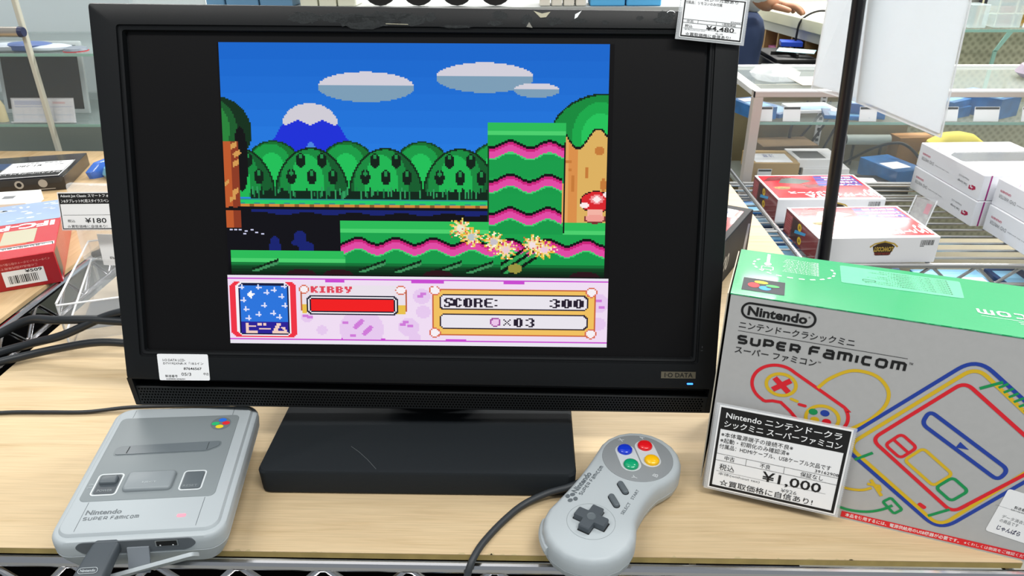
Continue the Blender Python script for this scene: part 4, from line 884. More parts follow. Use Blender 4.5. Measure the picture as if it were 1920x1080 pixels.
for i, (x, y, w_, d_, m_, l) in enumerate(((480, 612, 90, 60, BK, 'blue and white pack below the nearer red case box'), (585, 612, 100, 55, BK2, 'pale blue pack with white squares under the front truss'), (700, 612, 70, 60, NAVY, 'dark blue pack under the front truss at right'))):
    lowpack(x, y, w_, d_, 150, m_, l)
def bagthing(x, y, w, d, h, l, a=0.2):
    t = thing('bagged_cable', l, 'bagged goods', T(x, y, -249.5) @ RZ(a), 'bagged goods on the lower tier')
    b = MB(); b.loft([[(px*w, py*d, z*h) for px, py in ell(0, 0, .5*k, .5*k, 14)] for z, k in ((0, .8), (.3, 1), (.8, .95), (1, .5))], BAG); b.build('bag', t)
    b = MB(); b.box((-w*.25, -d*.2, h*.2), (w*.25, d*.2, h*.7), mat('bag_contents', '#55544c', 0.6), 2); b.build('contents', t)
    b = MB(); b.box((-w*.32, -d*.3, h*.98), (w*.2, d*.15, h*1.0), WHITE); b.build('paper_slip', t)
for (x, y, l) in ((640, 730, 'clear bag with white slip under the wires left of centre'), (750, 740, 'clear bag with white slip under the wires near the rail'), (620, 840, 'clear bag under the wires behind the others')): bagthing(x, y, 95, 70, 110, l)

# dark box half hidden behind the monitor's right edge
M_ = T(281, 509, 0) @ RZ(math.radians(63)-math.pi)
carton('component_box', 'dark glossy box with red top and white label behind monitor right edge', T(281, 512, 0) @ RZ(math.radians(58)), -1, 1, 1, BLK) if False else None
t = thing('component_box', 'dark glossy box with red top and white label behind monitor right edge', 'box', T(281, 509, 0) @ RZ(math.radians(60)))
b = MB(); b.box((-150, 0, 0), (0, 130, 57), mat('dark_glossy_card', '#23282e', 0.55, coat=0.0, spec=.3, vary=0.6, vscale=22), 0.8, 1)
b.X = T(0, 0, 57.1); b.rect(-148, 8, -14, 128, CR, .1); b.rect(-13, 1, -1, 129, INK, .1); b.rect(-149, 1, -13, 8, INK, .1)
b.flat(rrect(-44, 14, -14, 80, 3), WHITE, .25); b.stroke(rrect(-36, 24, -24, 60, 3), .8, BLU, True, z=.35)
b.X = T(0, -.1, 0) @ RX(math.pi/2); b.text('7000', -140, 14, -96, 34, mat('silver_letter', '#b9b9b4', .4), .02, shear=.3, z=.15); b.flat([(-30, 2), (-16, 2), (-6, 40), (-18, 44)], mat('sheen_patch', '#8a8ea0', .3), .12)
b.build('carton', t)

# ------------------------------------------------------------------ sign on the black pole
t = thing('sign_pole', 'slim black pole standing in front of the wire shelf', 'pole', T(470, 590, -850))
b = MB(); b.tube([(0, 0, 0), (-62, 0, 925), (-82, 0, 1260)], 8, mat('pole_black', '#141318', .3, spec=.5), 16); b.build('tube', t)
b = MB(); b.lathe([(130, 0), (130, 8), (20, 14), (0.01, 14)], BLK2, 32); b.build('foot', t)
def sheet(name, label, q, m, group, k=0):
    t = thing(name, label, 'sign')
    P = [Vector(p) for p in q]; n_ = (P[1]-P[0]).cross(P[3]-P[0]).normalized()
    b = MB(); vs = [tuple(p) for p in P]+[tuple(p+n_*1.5) for p in P]
    b.add(vs, [(3,2,1,0),(4,5,6,7),(0,1,5,4),(1,2,6,5),(2,3,7,6),(3,0,4,7)], m); b.build('insert', t)
    c_ = sum(P, Vector())/4; g = [p+(p-c_).normalized()*5-n_*0.8 for p in P]; h_ = [p+n_*3.2 for p in g]
    b = MB(); b.add([tuple(p) for p in g+h_], [(3,2,1,0),(4,5,6,7),(0,1,5,4),(1,2,6,5),(2,3,7,6),(3,0,4,7)], SLEEVE)
    b.tube([tuple(p) for p in (g[0], g[1])], 1.0, ACRYLE, 6); b.tube([tuple(p) for p in (g[1], g[2])], 1.0, ACRYLE, 6); b.tube([tuple(p) for p in (g[3], g[0])], 1.0, ACRYLE, 6); b.build('clear_sleeve', t)
    return t
SG = mat('sign_white', '#eef4f8', .45, vary=0.05, vscale=9)
_n = SG.node_tree.nodes; _L = SG.node_tree.links; _tr = _n.new('ShaderNodeBsdfTranslucent'); _tr.inputs[0].default_value = rgb('#f4f8fb'); _mx = _n.new('ShaderNodeMixShader'); _mx.inputs[0].default_value = 0.66
_L.new(_n['Principled BSDF'].outputs[0], _mx.inputs[1]); _L.new(_tr.outputs[0], _mx.inputs[2]); _L.new(_mx.outputs[0], _n['Material Output'].inputs[0])     # thin paper lets the ceiling light through
SGA = [(381, 650, 182), (437, 612, 170), (424, 616, 420), (386, 660, 420)]; SGB = [(426, 606, 173), (493, 520, 151), (478, 515, 420), (408, 614, 420)]
sheet('hanging_sign', 'blank white sign sheet in clear sleeve, larger one right of the black pole', SGB, SG, None)
sheet('hanging_sign', 'blank white sign sheet in clear sleeve, narrower one left of the black pole', SGA, SG, None)

# ------------------------------------------------------------------ right showcase
t = thing('glass_showcase', 'aluminium framed glass showcase on the right with blue packs inside', 'showcase', T(410, 1000, 0))
AW = 900; AD = 275
b = MB(); b.box((0, 0, 90), (AW, 18, 101), ALU, 1, 1); b.box((0, -0.6, 99), (AW, 18, 101.6), ALUT); b.box((0, 18, 90), (18, AD, 101), ALUT, 1, 1); b.box((0, AD-14, 92), (AW, AD, 101), ALUT, 1, 1)
for x in (0, AW-18): b.box((x, 0, -850), (x+18, 18, 90), ALU, 1, 1); b.box((x, AD-18, -850), (x+18, AD, 90), ALU, 1, 1)
b.box((-.3, -.8, 90), (1.6, 4, 101), BLK); b.build('frame', t)
b = MB(); b.box((18, 18, 96), (AW-18, AD-14, 101), glass('case_top_glass', '#dfeae6', .16, .08)); b.build('top_glass', t)
b = MB(); b.box((18, 8, -300), (AW-18, 11, 90), glass('front_glass', '#dfe8e8', .07)); b.build('front_glass', t)
for (z, d) in ((36, 185), (-112, 255)):
    b = MB(); b.box((20, 14, z), (AW-20, d, z+5), GLASS); b.box((20, 13.4, z), (AW-20, 14.2, z+5), GLASSE); b.build('glass_shelf', t)
b = MB(); b.box((18, AD-8, -850), (430, AD-4, 60), mat('case_back_panel', '#857b5c', .8, vary=.35, vscale=6)); b.box((18, 20, -850), (AW-18, AD-10, -300), mat('case_plinth', '#9a927c', .7, vary=.2, vscale=4)); b.build('cabinet', t)
b = MB()
for z in range(-100, 86, 12): b.box((230, 262, z), (236, 264, z+6), DARK)
b.box((226, 264, -110), (240, 267, 88), ALUT); b.build('slotted_upright', t)
tag(MB().tube(smooth([(560, 1190, -105), (570, 1230, -20), (600, 1240, 30)], 5), 3, INK).build('cable'), 'black cable rising behind the white boxed goods in the showcase', 'cable')
tag(MB().tube(smooth([(700, 1230, -104), (735, 1180, -55), (780, 1160, -40), (820, 1150, -70), (830, 1140, -100)], 6), 3, INK).build('cable'), 'black looped cable in the showcase beside the yellow cushion', 'cable')
# goods on the upper glass shelf
def flatpack(x, y, z, w, d, h, a, l, m=BK, n='smartphone_pack', grp='blue packs in the right showcase', tilt=0):
    M = T(x, y, z) @ RZ(a) @ RX(tilt)
    def tp(b): b.rect(w*.12, d*.1, w*.88, d*.55, BK2, .15); b.rect(w*.2, d*.62, w*.8, d*.9, WHITE, .15)
    return carton(n, l, M, w, d, h, m, grp, 'pack', top=tp)
flatpack(424, 1022, 41.2, 46, 90, 24, .3, 'blue pack on the upper showcase shelf beside its corner post')
flatpack(475, 1040, 41.2, 60, 95, 8, .55, 'slim blue pack lying behind the first price card in the showcase')
flatpack(560, 1040, 41.2, 80, 60, 7, -.25, 'thin blue pack just left of the black pole in the showcase')
flatpack(605, 1055, 41.2, 70, 90, 26, -.35, 'thick blue pack directly behind the black pole in the showcase')
flatpack(790, 1030, 41.2, 62, 95, 20, .5, 'lower blue pack right of the hanging signs in the showcase'); flatpack(793, 1032, 61.4, 62, 95, 12, .6, 'upper blue pack right of the hanging signs in the showcase')
flatpack(880, 1030, 41.2, 66, 95, 38, .55, 'thick blue pack nearest the right edge in the showcase')
flatpack(520, 1080, 41.2, 90, 70, 5, .1, 'white booklet lying behind the showcase price cards', WHITEG, 'booklet', None)
def pricecard(x, l, w=34, h=27, a=0, y=1019, z=41.2):
    t = thing('price_card', l, 'price tag', T(x, y, z) @ RZ(a) @ RX(math.radians(-14)), 'price cards on the upper showcase shelf')
    b = MB(); b.box((0, 0, 0), (w, .8, h), WHITE); b.X = T(0, -.05, 0) @ RX(math.pi/2); b.rect(1, h-5, w-1, h-1, INK, .1); b.text('¥9,800', 6, 6, w-4, 13, INK, .01, z=.1) if False else None; b.build('card', t)
for (x, l, w_) in ((432, 'small white price card next to the showcase corner post', 24), (476, 'white price card with dark header left of the black pole', 32), (618, 'white price card right of the black pole', 32), (770, 'white price card just right of the hanging sign', 30), (830, 'wide white price card between the blue packs at right', 46), (918, 'white price card at the right edge of the picture', 30)): pricecard(x, l, w_)
for (x, y, w_, d_, h_, c_, l) in ((490, 1150, 120, 70, 62, 'dark_kraft', 'dark brown carton at the back of the showcase behind the kraft boxes'), (798, 1205, 80, 40, 66, 'orange_kraft', 'orange brown carton at the back of the showcase beside the slotted upright')):
    carton('carton', l, T(x, y, -106.8) @ RZ(.1), w_, d_, h_, mat(c_, '#6b5638' if c_ == 'dark_kraft' else '#a87a44', .8, vary=.2, vscale=30), None)
t = thing('lamp_tube', 'pale capped tube lying at the back of the showcase', 'tube', T(690, 1225, -50)); b = MB(); b.tube([(0, 0, 0), (95, 0, 0)], 11, mat('pale_tube', '#b9c4bb', .4), 14); b.build('tube', t); b = MB(); b.tube([(-12, 0, 0), (0, 0, 0)], [8, 11.5], INK, 14); b.build('cap', t); [MB().tube([(x_, 0, -11), (x_, 0, -56)], 3, INK, 8).build('bracket', t) for x_ in (20, 80)]
for k_, (x, dx) in enumerate(((560, 90), (600, 70), (640, 50))):
    b = MB(); b.tube(smooth([(x, 1238, -104), (x+dx*.3, 1236, -60), (x+dx*.7, 1240, -10), (x+dx, 1240, 30)], 5), 2.6, INK, 8); tag(b.build('cable'), ['left', 'middle', 'right'][k_]+' slanting black cable on the showcase back panel', 'cable')
# goods on the lower glass shelf
KR = mat('kraft_card', '#b59660', .75, vary=.08, vscale=20)
def kt(b): b.rect(6, 6, 78, 66, WHITE, .12); b.text('注意', 30, 40, 52, 60, CBL, flip=True, z=.2)
carton('cardboard_box', 'kraft cardboard box, lower of two behind the red case boxes', T(440, 1030, -106.8) @ RZ(-.05), 96, 95, 33, KR, 'kraft boxes in the showcase')
carton('cardboard_box', 'kraft cardboard box with white top label, upper of two', T(438, 1034, -73.6) @ RZ(-.02), 90, 90, 29, KR, 'kraft boxes in the showcase', top=kt)
t = thing('price_card', 'white price card hanging off the front of the kraft boxes', 'price tag', T(446, 1028, -78) @ RX(.1)); b = MB(); b.box((0, 0, -2), (27, .8, 24), WHITE); b.X = T(0, -.05, 0) @ RX(math.pi/2); b.rect(1, 19, 26, 23, INK, .1); b.build('card', t)
BW_ = mat('software_black', '#3a3c3e', .35, coat=.3)
def swt(b): b.rect(8, 10, 60, 60, BW_, .12); b.rect(66, 14, 84, 50, WHITE, .14)
for i, (x, y, z, a, l) in enumerate(((560, 1040, -106.8, .0, 'white software case at the bottom of the pile behind the pole'), (552, 1042, -90.6, .05, 'white software case second from the bottom of the pile'), (540, 1044, -74.4, -.04, 'white software case third in the pile behind the pole'), (528, 1048, -58.2, .02, 'white and black software case on top of the pile'))):
    carton('software_case', l, T(x, y, z) @ RZ(a), 90, 80, 16, WHITEG, 'software cases in the showcase', 'software case', top=swt, left=lambda b: b.rect(2, 2, 70, 14, BW_, .1))
carton('tablet_box', 'flat black box with red stripe and white slips in the showcase', T(650, 1040, -106.8) @ RZ(-.1), 100, 80, 12, INK, None, top=lambda b: (b.rect(6, 20, 50, 60, WHITE, .12), b.rect(50, 30, 95, 36, RED, .12)))
carton('phone_box', 'pale blue box at the right of the flat black box in the showcase', T(735, 1060, -106.8) @ RZ(.3), 70, 110, 36, BK, None, top=lambda b: b.rect(6, 20, 50, 60, WHITE, .12))
b = MB(); b.loft([[(900+x, 1175+y, -106.8+z) for x, y in ell(0, 0, 68*k, 45*k, 24)] for z, k in ((0, .8), (14, .98), (40, 1), (66, .85), (82, .5), (88, .1))], mat('yellow_cushion', '#d8c84a', .7, vary=.15, vscale=20)); tag(b.build('cushion'), 'round yellow cushion in the showcase behind the white drive boxes', 'cushion')
b = MB(); b.loft([[(1040+x, 1120+y, 101.8+z) for x, y in ell(0, 0, 90*k, 60*k, 26)] for z, k in ((0, .85), (10, 1), (24, .9), (34, .6), (38, .1))], mat('lilac_bubble_bag', '#a89aa8', .4, bump=.6, bscale=120, vary=.2, vscale=120)); tag(b.build('bubble_bag'), 'lilac bubble wrap bag on the showcase top at right', 'bag')
t = thing('plastic_bag', 'crumpled clear bag on the showcase top near its left corner', 'bag', T(480, 1120, 101.8)); b = MB(); b.loft([[(x+random.uniform(-5, 5), y+random.uniform(-5, 5), z) for x, y in ell(0, 0, 46*k, 50*k, 16)] for z, k in ((0, .9), (12, 1), (22, .7), (26, .2))], BAG); b.build('bag', t)
carton('leaflet', 'orange and white leaflet lying on the showcase top', T(560, 1090, 101.8) @ RZ(.05) @ T(-50, -40, 0), 110, 80, 1.2, mat('leaflet_cream', '#ded4c0', .5), None, 'leaflet', top=lambda b: (b.text('SALE', 12, 12, 96, 30, mat('leaflet_orange', '#e08a5a', .5), .04, z=.1) if False else b.rect(8, 10, 96, 30, mat('leaflet_orange', '#e0a888', .5), .1), b.rect(20, 44, 80, 60, mat('leaflet_blue', '#a8bcc8', .5), .1)))

# ------------------------------------------------------------------ woven partition, glass stand and mesh grid at upper right
WV = mat('woven_olive', '#9a9b84', .85)
_n = WV.node_tree.nodes; _L = WV.node_tree.links; _tc = _n.new('ShaderNodeTexCoord'); _mp = _n.new('ShaderNodeMapping'); _mp.inputs['Rotation'].default_value = (0, .785, 0); _mp.inputs['Scale'].default_value = (75, .01, 75)
_v = _n.new('ShaderNodeTexVoronoi'); _v.inputs['Scale'].default_value = 1; _v.inputs['Randomness'].default_value = .15; _r = _n.new('ShaderNodeValToRGB'); _r.color_ramp.elements[0].color = rgb('#7b7e68'); _r.color_ramp.elements[1].color = rgb('#a6a78f'); _r.color_ramp.elements[1].position = .5
_L.new(_tc.outputs['Object'], _mp.inputs[0]); _L.new(_mp.outputs[0], _v.inputs['Vector']); _L.new(_v.outputs['Distance'], _r.inputs[0]); _L.new(_r.outputs[0], _n['Principled BSDF'].inputs['Base Color'])
b = MB(); b.box((940, 1480, -850), (1900, 1510, 150), WV); tag(b.build('partition'), 'olive woven partition panel behind the right showcase', 'partition')
t = thing('glass_stand', 'glass display stand with green edges on top of the woven partition', 'display stand', T(1000, 1400, 0))
b = MB(); b.box((-20, 0, 150), (190, 110, 156), GLASS); b.box((-20, -1, 150), (190, 0, 156), GLASSE); b.build('glass_top', t)
b = MB(); b.box((60, -2, -40), (68, 2, 110), GLASSE); b.loft([[(60, -2, 108), (68, -2, 108), (68, 2, 108), (60, 2, 108)], [(80, -2, 150), (92, -2, 150), (92, 2, 150), (80, 2, 150)]], GLASSE); b.box((-20, 100, -850), (190, 108, 150), glass('stand_glass', '#cfdcd6', .12)); b.build('glass_panel', t)
for i, (x, y, w_, h_, l) in enumerate(((1000, 1420, 40, 50, 'clear block at the left of the glass stand'), (1060, 1425, 60, 90, 'tall clear display cube on the glass stand'))):
    b = MB(); b.box((x, y, 156.5), (x+w_, y+50, 156.5+h_), glass('cube_clear', '#dfeeee', .45), 1, 1); tag(b.build('display_cube'), l, 'display cube')
b = MB(); b.loft([[(1150+x*k, 1430+y*k, 156.5+z) for x, y in ell(0, 0, 22, 14, 8)] for z, k in ((0, 1), (14, .9), (30, .4), (44, .8))], WHITE); tag(b.build('paper_bow'), 'small white crumpled paper on the right end of the glass stand', 'paper')
t = thing('mesh_grid', 'cream wire mesh grid with orange and yellow packs at upper right', 'display grid', T(1100, 1560, 130))
b = MB()
for i in range(12): b.tube([(i*42, 0, 0), (i*42, 0, 420)], 2.2, mat('cream_wire', '#e6dfbc', .5), 6)
for i in range(11): b.tube([(0, -3, i*42), (462, -3, i*42)], 2.2, mat('cream_wire', '#e6dfbc', .5), 6)
b.build('wires', t)
for i in range(4):
    for j in range(3):
        c_ = ['#c99a60', '#a8923c', '#c98a5a', '#3b3a48', '#d8b05a', '#c46a4a'][(i*5+j*3) % 6]
        b = MB(); b.box((1106+i*50, 1575, 134+j*62), (1148+i*50, 1590, 188+j*62), mat('hook_pack'+c_, c_, .5), 1, 1)
        o = b.build('hook_pack'); tag(o, 'small coloured pack behind the cream mesh grid, %s row, %s column' % (['bottom', 'second', 'third'][j], ['first', 'second', 'third', 'fourth'][i]), 'pack', 'packs hanging on the mesh grid')
b = MB(); b.box((1090, 1595, -850), (1700, 1610, 560), mat('grey_stock_panel', '#9b9d98', .8, vary=.3, vscale=12)); tag(b.build('backing_panel'), 'grey panel standing behind the mesh grid', 'panel')

# ------------------------------------------------------------------ service counter, cash drawer, assistant
CM = T(826, 2371, 0) @ RZ(math.radians(-80))      # local x runs along the counter's visible side toward us, local y into the counter
t = thing('service_counter', 'cream topped service counter with pigeonholes at upper right', 'counter', CM)
b = MB(); b.prism(rrect(-200, -12, 640, 520, 8), 66, 100, mat('counter_cream', '#cfceb4', .4), 3); b.build('counter_top', t)
b = MB(); CG = mat('counter_grey', '#b9bcb4', .6); b.box((-190, 0, 34), (630, 510, 66), CG); b.box((-190, 0, -850), (-170, 510, 34), CG); b.box((-190, 380, -850), (630, 510, 34), CG); b.box((-190, 0, -120), (630, 380, -104), KR); b.build('body', t)
b = MB(); 
for x in (-100, 0, 96, 190, 280, 370, 460, 560): b.box((x, 4, -104), (x+8, 370, 34), mat('ply_divider', '#a8895c', .7))
b.box((-160, 4, -42), (96, 370, -34), KR); b.build('dividers', t)
carton('folder', 'pink folders lying in a pigeonhole of the counter', CM @ T(10, 20, -33.5), 80, 200, 14, mat('pink_folder', '#c87aa8', .6), None, 'folder')
carton('file_box', 'blue file lying at the back of the black cash drawer', T(800, 2085, 17) @ RZ(-.2), 66, 60, 14, mat('royal_blue', '#1c48c0', .5), None, 'file')
t = thing('scanner', 'white handheld scanner with black cable on the counter', 'scanner', CM @ T(330, 18, 101))
b = MB(); b.tube([(0, 60, 24), (60, 90, 30), (140, 110, 34)], [10, 20, 24], mat('scanner_cream', '#d9dace', .4), 16); b.tube([(60, 90, 20), (70, 92, 0)], 12, mat('scanner_cream', '#d9dace', .4), 12); b.build('housing', t)
b = MB(); b.tube([(-8, 56, 22), (6, 62, 25)], [24, 9], INK, 14); b.build('nose', t); b = MB(); b.tube(smooth([(-8, 55, 22), (-50, 10, 20), (-66, -30, -8), (-70, -36, -60), (-68, -36, -130)], 6), 3.5, INK, 8); b.build('cord', t)
t = thing('cash_drawer', 'black cash drawer and tray in front of the counter', 'cash drawer', T(735, 1900, 0) @ RZ(.0))
b = MB(); b.box((0, 0, -60), (136, 260, -8), mat('drawer_black', '#17191c', .45), 3); b.build('casing', t); b = MB(); b.box((14, -2, -54), (134, 0, -28), mat('drawer_front_grey', '#8b9090', .5)); b.build('drawer_front', t)
b = MB(); b.box((6, 20, -8), (130, 250, 4), INK, 2); b.box((14, 110, 4), (120, 116, 14), INK); b.box((70, 40, 4), (76, 230, 16), INK); b.build('coin_tray', t)
b = MB(); b.box((742, 1895, -850), (868, 2155, -62), mat('drawer_cabinet', '#8f938e', .6)); tag(b.build('cabinet'), 'grey cabinet carrying the black cash drawer', 'cabinet')
b = MB(); b.X = T(800, 1960, 12) @ RZ(-.5) @ RX(.15); b.box((-50, 0, 6), (60, 36, 7.5), mat('pale_cyan_paper', '#b6dbe0', .6)); tag(b.build('paper_slip'), 'pale blue paper slip lying on the black cash drawer', 'paper')

def skin(name, verts, edges, radii, m, parent, sub=2, root=0):
    me = bpy.data.meshes.new(name); me.from_pydata([Vector(v)*S for v in verts], edges, []); o = bpy.data.objects.new(name, me); C.objects.link(o)
    md = o.modifiers.new('skin', 'SKIN'); md.use_smooth_shade = True
    for i, r in enumerate(radii):
        r = r if isinstance(r, tuple) else (r, r); me.skin_vertices[0].data[i].radius = (r[0]*S, r[1]*S)
    me.skin_vertices[0].data[root].use_root = True
    sb = o.modifiers.new('sub', 'SUBSURF'); sb.levels = sub; sb.render_levels = sub
    me.materials.append(m); o.parent = parent; return o
# a shop assistant seen from hip to elbow, standing at the counter and facing right
pr = thing('person', 'person in white shirt and navy trousers reaching over the counter', 'person', T(628, 2090, -850))
SK = mat('skin_tone', '#a87a5e', .55); 
bodyv = [(0,0,930),(0,0,1080),(10,0,1240),(15,0,1380),(20,0,1450),(30,0,1530),(40,0,1600),  (0,-85,900),(5,-90,500),(0,-92,110),(60,-92,40), (0,85,900),(5,90,500),(0,92,110),(60,92,40),
         (15,-190,1390),(-30,-215,1120),(50,-150,1015),(100,-120,1005), (15,190,1390),(-30,215,1120),(40,170,1015),(95,160,1005)]
bode = [(0,1),(1,2),(2,3),(3,4),(4,5),(5,6),(0,7),(7,8),(8,9),(9,10),(0,11),(11,12),(12,13),(13,14),(3,15),(15,16),(16,17),(17,18),(3,19),(19,20),(20,21),(21,22)]
bodr = [62,66,74,64,46,(80,70),(75,65), 62,48,38,(34,30),62,48,38,(34,30),46,36,27,(30,18),46,36,27,(30,18)]
body = skin('body', bodyv, bode, bodr, SK, pr, 1)
skin('shirt', [(0,0,945),(0,0,1090),(10,0,1250),(15,0,1385),(15,-180,1385),(-28,-213,1140),(56,-148,1016),(15,180,1385),(-28,212,1140),(44,168,1018)], [(0,1),(1,2),(2,3),(3,4),(4,5),(5,6),(3,7),(7,8),(8,9)],
     [134,124,128,100,58,48,38,58,48,38], mat('shirt_white', '#cdd3d6', .8), pr)
skin('trousers', [(0,0,1005),(0,0,900),(0,-86,850),(5,-92,480),(2,-93,90),(0,86,850),(5,92,480),(2,93,90)], [(0,1),(1,2),(2,3),(3,4),(1,5),(5,6),(6,7)], [124,118,88,66,56,88,66,56], mat('trousers_navy', '#20304f', .85), pr, root=1)
for (hx, hy) in ((100, -120), (95, 160)):
    for k, (dy, ln) in enumerate(((-24, 66), (-8, 78), (8, 72), (23, 58))):
        skin('finger', [(hx+10, hy+dy, 1006), (hx+10+ln*.5, hy+dy*1.1, 1004), (hx+10+ln*.8, hy+dy*1.1, 992), (hx+10+ln, hy+dy*1.1, 976)], [(0,1),(1,2),(2,3)], [10, 9, 8.5, 7], SK, body, 1)
    skin('thumb', [(hx-20, hy-20, 1003), (hx+6, hy-44, 998), (hx+34, hy-50, 990)], [(0,1),(1,2)], [11, 10, 8], SK, body, 1)
b = MB(); b.lathe([(20, 1560), (92, 1570), (100, 1620), (84, 1675), (40, 1700), (.01, 1704)], mat('hair_black', '#1a1614', .6), 20, (28, 0)); b.build('hair', pr)
b = MB(); b.flat(ell(0, 0, 1, 1, 3), SK)  # (face kept plain: it is far above the picture)
for sx, (y, z, r_) in enumerate(((-28, 1600, 8), (28, 1600, 8))): b.tube([(108, y, z), (114, y, z)], r_, INK, 10)
b.tube([(108, 0, 1590), (128, 0, 1570)], [8, 12], SK, 8); b.tube([(108, -22, 1548), (112, 0, 1544), (108, 22, 1548)], 4, mat('lip', '#9a5a50', .5), 6); b.build('face', pr)

# ------------------------------------------------------------------ goods just showing above the monitor
t = thing('stock_shelf', 'grey shelf edge with stock just visible over the top of the monitor', 'shelf', T(-700, 1400, 0))
b = MB(); b.box((0, 0, 190), (1130, 300, 206), mat('stock_shelf_grey', '#a9acaa', .5)); b.box((0, 280, -850), (1130, 300, 206), mat('stock_shelf_grey', '#a9acaa', .5)); b.build('shelf_board', t)
ORD = {2: ['left', 'right'], 3: ['leftmost', 'middle', 'rightmost'], 4: ['leftmost', 'second', 'third', 'rightmost'], 7: ['leftmost', 'second', 'third', 'fourth', 'fifth', 'sixth', 'rightmost']}
def stock(x0, x1, c_, n, l, k):
    for i in range(n):
        a = x0+(x1-x0)*i/n; b = MB(); b.box((a, 1415, 206.5), (a+(x1-x0)/n-4, 1500, 280), mat('stock'+c_, c_, .5), 2, 1); tag(b.build(k), ORD[n][i]+' '+l, k.replace('_', ' '), 'stock above the monitor: '+c_[1:] if False else l)
stock(-800+20, -545, '#5f88a8', 3, 'blue box showing above the left half of the monitor', 'stock_box')
stock(-530, -400, '#dcdcc8', 3, 'cream box showing above the monitor left of the black reels', 'cream_box')
for i in range(4):
    t = thing('cable_reel', ORD[4][i]+' black round reel showing above the middle of the monitor', 'reel', T(-345+i*88, 1415, 248), 'black reels above the monitor')
    b = MB(); b.X = RX(math.pi/2); b.lathe([(18, -20), (40, -20), (40, 0), (18, 0)], INK, 20); b.build('rim', t); b = MB(); b.X = RX(math.pi/2); b.lathe([(.01, -18), (18, -18), (18, -1), (.01, -1)], ALUT, 16); b.build('hub', t)
stock(20, 130, '#e2ddd0', 4, 'pale box showing above the monitor right of the black reels', 'pale_box')
stock(135, 300, '#58aee0', 2, 'sky blue box showing above the right half of the monitor', 'blue_box')

# ================================================================== left side
t = thing('glass_showcase', 'glass showcase at upper left holding a tablet with a spec card', 'showcase', T(-1400, 1000, 0))
b = MB(); PB = mat('pale_blue_panel', '#dfe8ea', .7, vary=.05, vscale=4); b.box((0, 300, 20), (700, 304, 520), PB); b.box((0, 300, -850), (700, 304, 20), mat('grey_green_panel', '#a3aa9e', .7, vary=.12, vscale=5)); b.box((696, 0, -850), (700, 300, 520), glass('side_glass', '#cfd8d6', .1)); b.build('back_panel', t)
for z in (169, 39):
    b = MB(); b.box((0, 2, z-5), (690, 296, z), glass('case_shelf', '#b8cccb', .3)); b.box((0, .5, z-5), (690, 2, z), GLASSE); b.build('glass_shelf', t)
b = MB(); b.box((484, -8, -850), (492, 2, 520), mat('cream_post', '#c2c1b2', .5), 1, 1); b.build('corner_post', t)
b = MB(); b.box((0, 20, -850), (690, 290, -200), mat('grey_green_base', '#8b9084', .7)); b.build('plinth', t)
b = MB(); b.box((0, -1.5, -200), (690, -0.5, 520), glass('left_front_glass', '#d6e0e0', .05)); b.build('front_glass', t)
t = thing('metal_bar', 'round metal bar with dark end cap at the upper left edge', 'bar', T(-910, 985, 209)); b = MB(); b.tube([(-260, 0, 0), (-2, 0, 0)], 9, mat('bar_steel', '#b5aea4', .3, metal=.7), 16); b.build('tube', t); b = MB(); b.tube([(-2, 0, 0), (6, 0, 0)], [9.4, 8], mat('cap_navy', '#2a3050', .4), 16); b.build('end_cap', t); b = MB(); b.tube([(-70, 0, 0), (-50, 0, 0)], 10, ALU, 16); b.build('collar', t)
for i in range(7):
    x = -1120+i*36; o = MB(); o.loft([[(x+px*(44-0*i), 1040+py*26, 169.5+z) for px, py in ell(0, 0, k, k, 16)] for z, k in ((0, .8), (3, 1), (7+i%3*2, 1), (10+i%3*2, .7), (11+i%3*2, .1))], [mat('bag_white_blue', '#cfd9e4', .3), mat('bag_blue', '#4a68a8', .3)][i % 2]); tag(o.build('bagged_part'), ORD[7][i]+' blue and white bagged part lying on the top glass shelf at left', 'bagged goods', 'bagged parts on the top shelf')
b = MB(); b.lathe([(19, 169.5), (21, 171), (19, 175), (12, 177), (.01, 177.5)], mat('disc_grey', '#7d8794', .4), 20, (-846, 1030)); b.lathe([(22, 169.3), (22, 170.4)], RED, 20, (-846, 1030)); tag(b.build('metal_disc'), 'small grey disc with red rim on the top glass shelf beside the monitor', 'disc')
t = thing('tablet', 'tablet with dark screen and silver frame standing in the left showcase', 'tablet', T(-1052, 1075, 40) @ RX(math.radians(-12)))
b = MB(); b.box((0, 0, 2), (172, 8, 140), mat('tablet_silver', '#b9c3c4', .35, metal=.3), 3); b.build('body', t); b = MB(); b.box((9, -.6, 11), (163, 0.4, 132), mat('tablet_screen', '#1b1d1f', .15, spec=.4), .2, 1); b.build('screen', t)
t = thing('spec_card', 'white spec card with blue lines leaning before the tablet', 'card', T(-990, 1010, 40) @ RX(math.radians(-14)))
b = MB(); b.box((0, 0, 0), (118, 1, 44), WHITE); b.box((-2, -1, 0), (120, -.4, 46), SLEEVE); b.box((-2, -8, 0), (120, 0, 2), ACRYLE); b.X = T(0, -.1, 0) @ RX(math.pi/2)
LB = mat('card_blue', '#5b82c8', .5); b.rect(4, 33, 60, 41, LB, .1); b.rect(4, 29, 114, 30.5, LB, .1); b.rect(4, 14, 114, 15.5, mat('card_cyan', '#8ab8d8', .5), .1); b.rect(78, 35, 102, 39, RED, .1)
for k in range(7): b.rect(18+k*15, 4, 18.8+k*15, 29, mat('card_cyan', '#8ab8d8', .5), .12)
b.build('card', t)
b = MB(); b.loft([[(-1018+x, 1020+y, 39.5+z) for x, y in ell(0, 0, 9*k, 7*k, 14)] for z, k in ((0, 1), (30, 1), (40, .6))], mat('cream_plug', '#ddd3a8', .6)); tag(b.build('charger_plug'), 'small cream plug beside the spec card', 'plug')
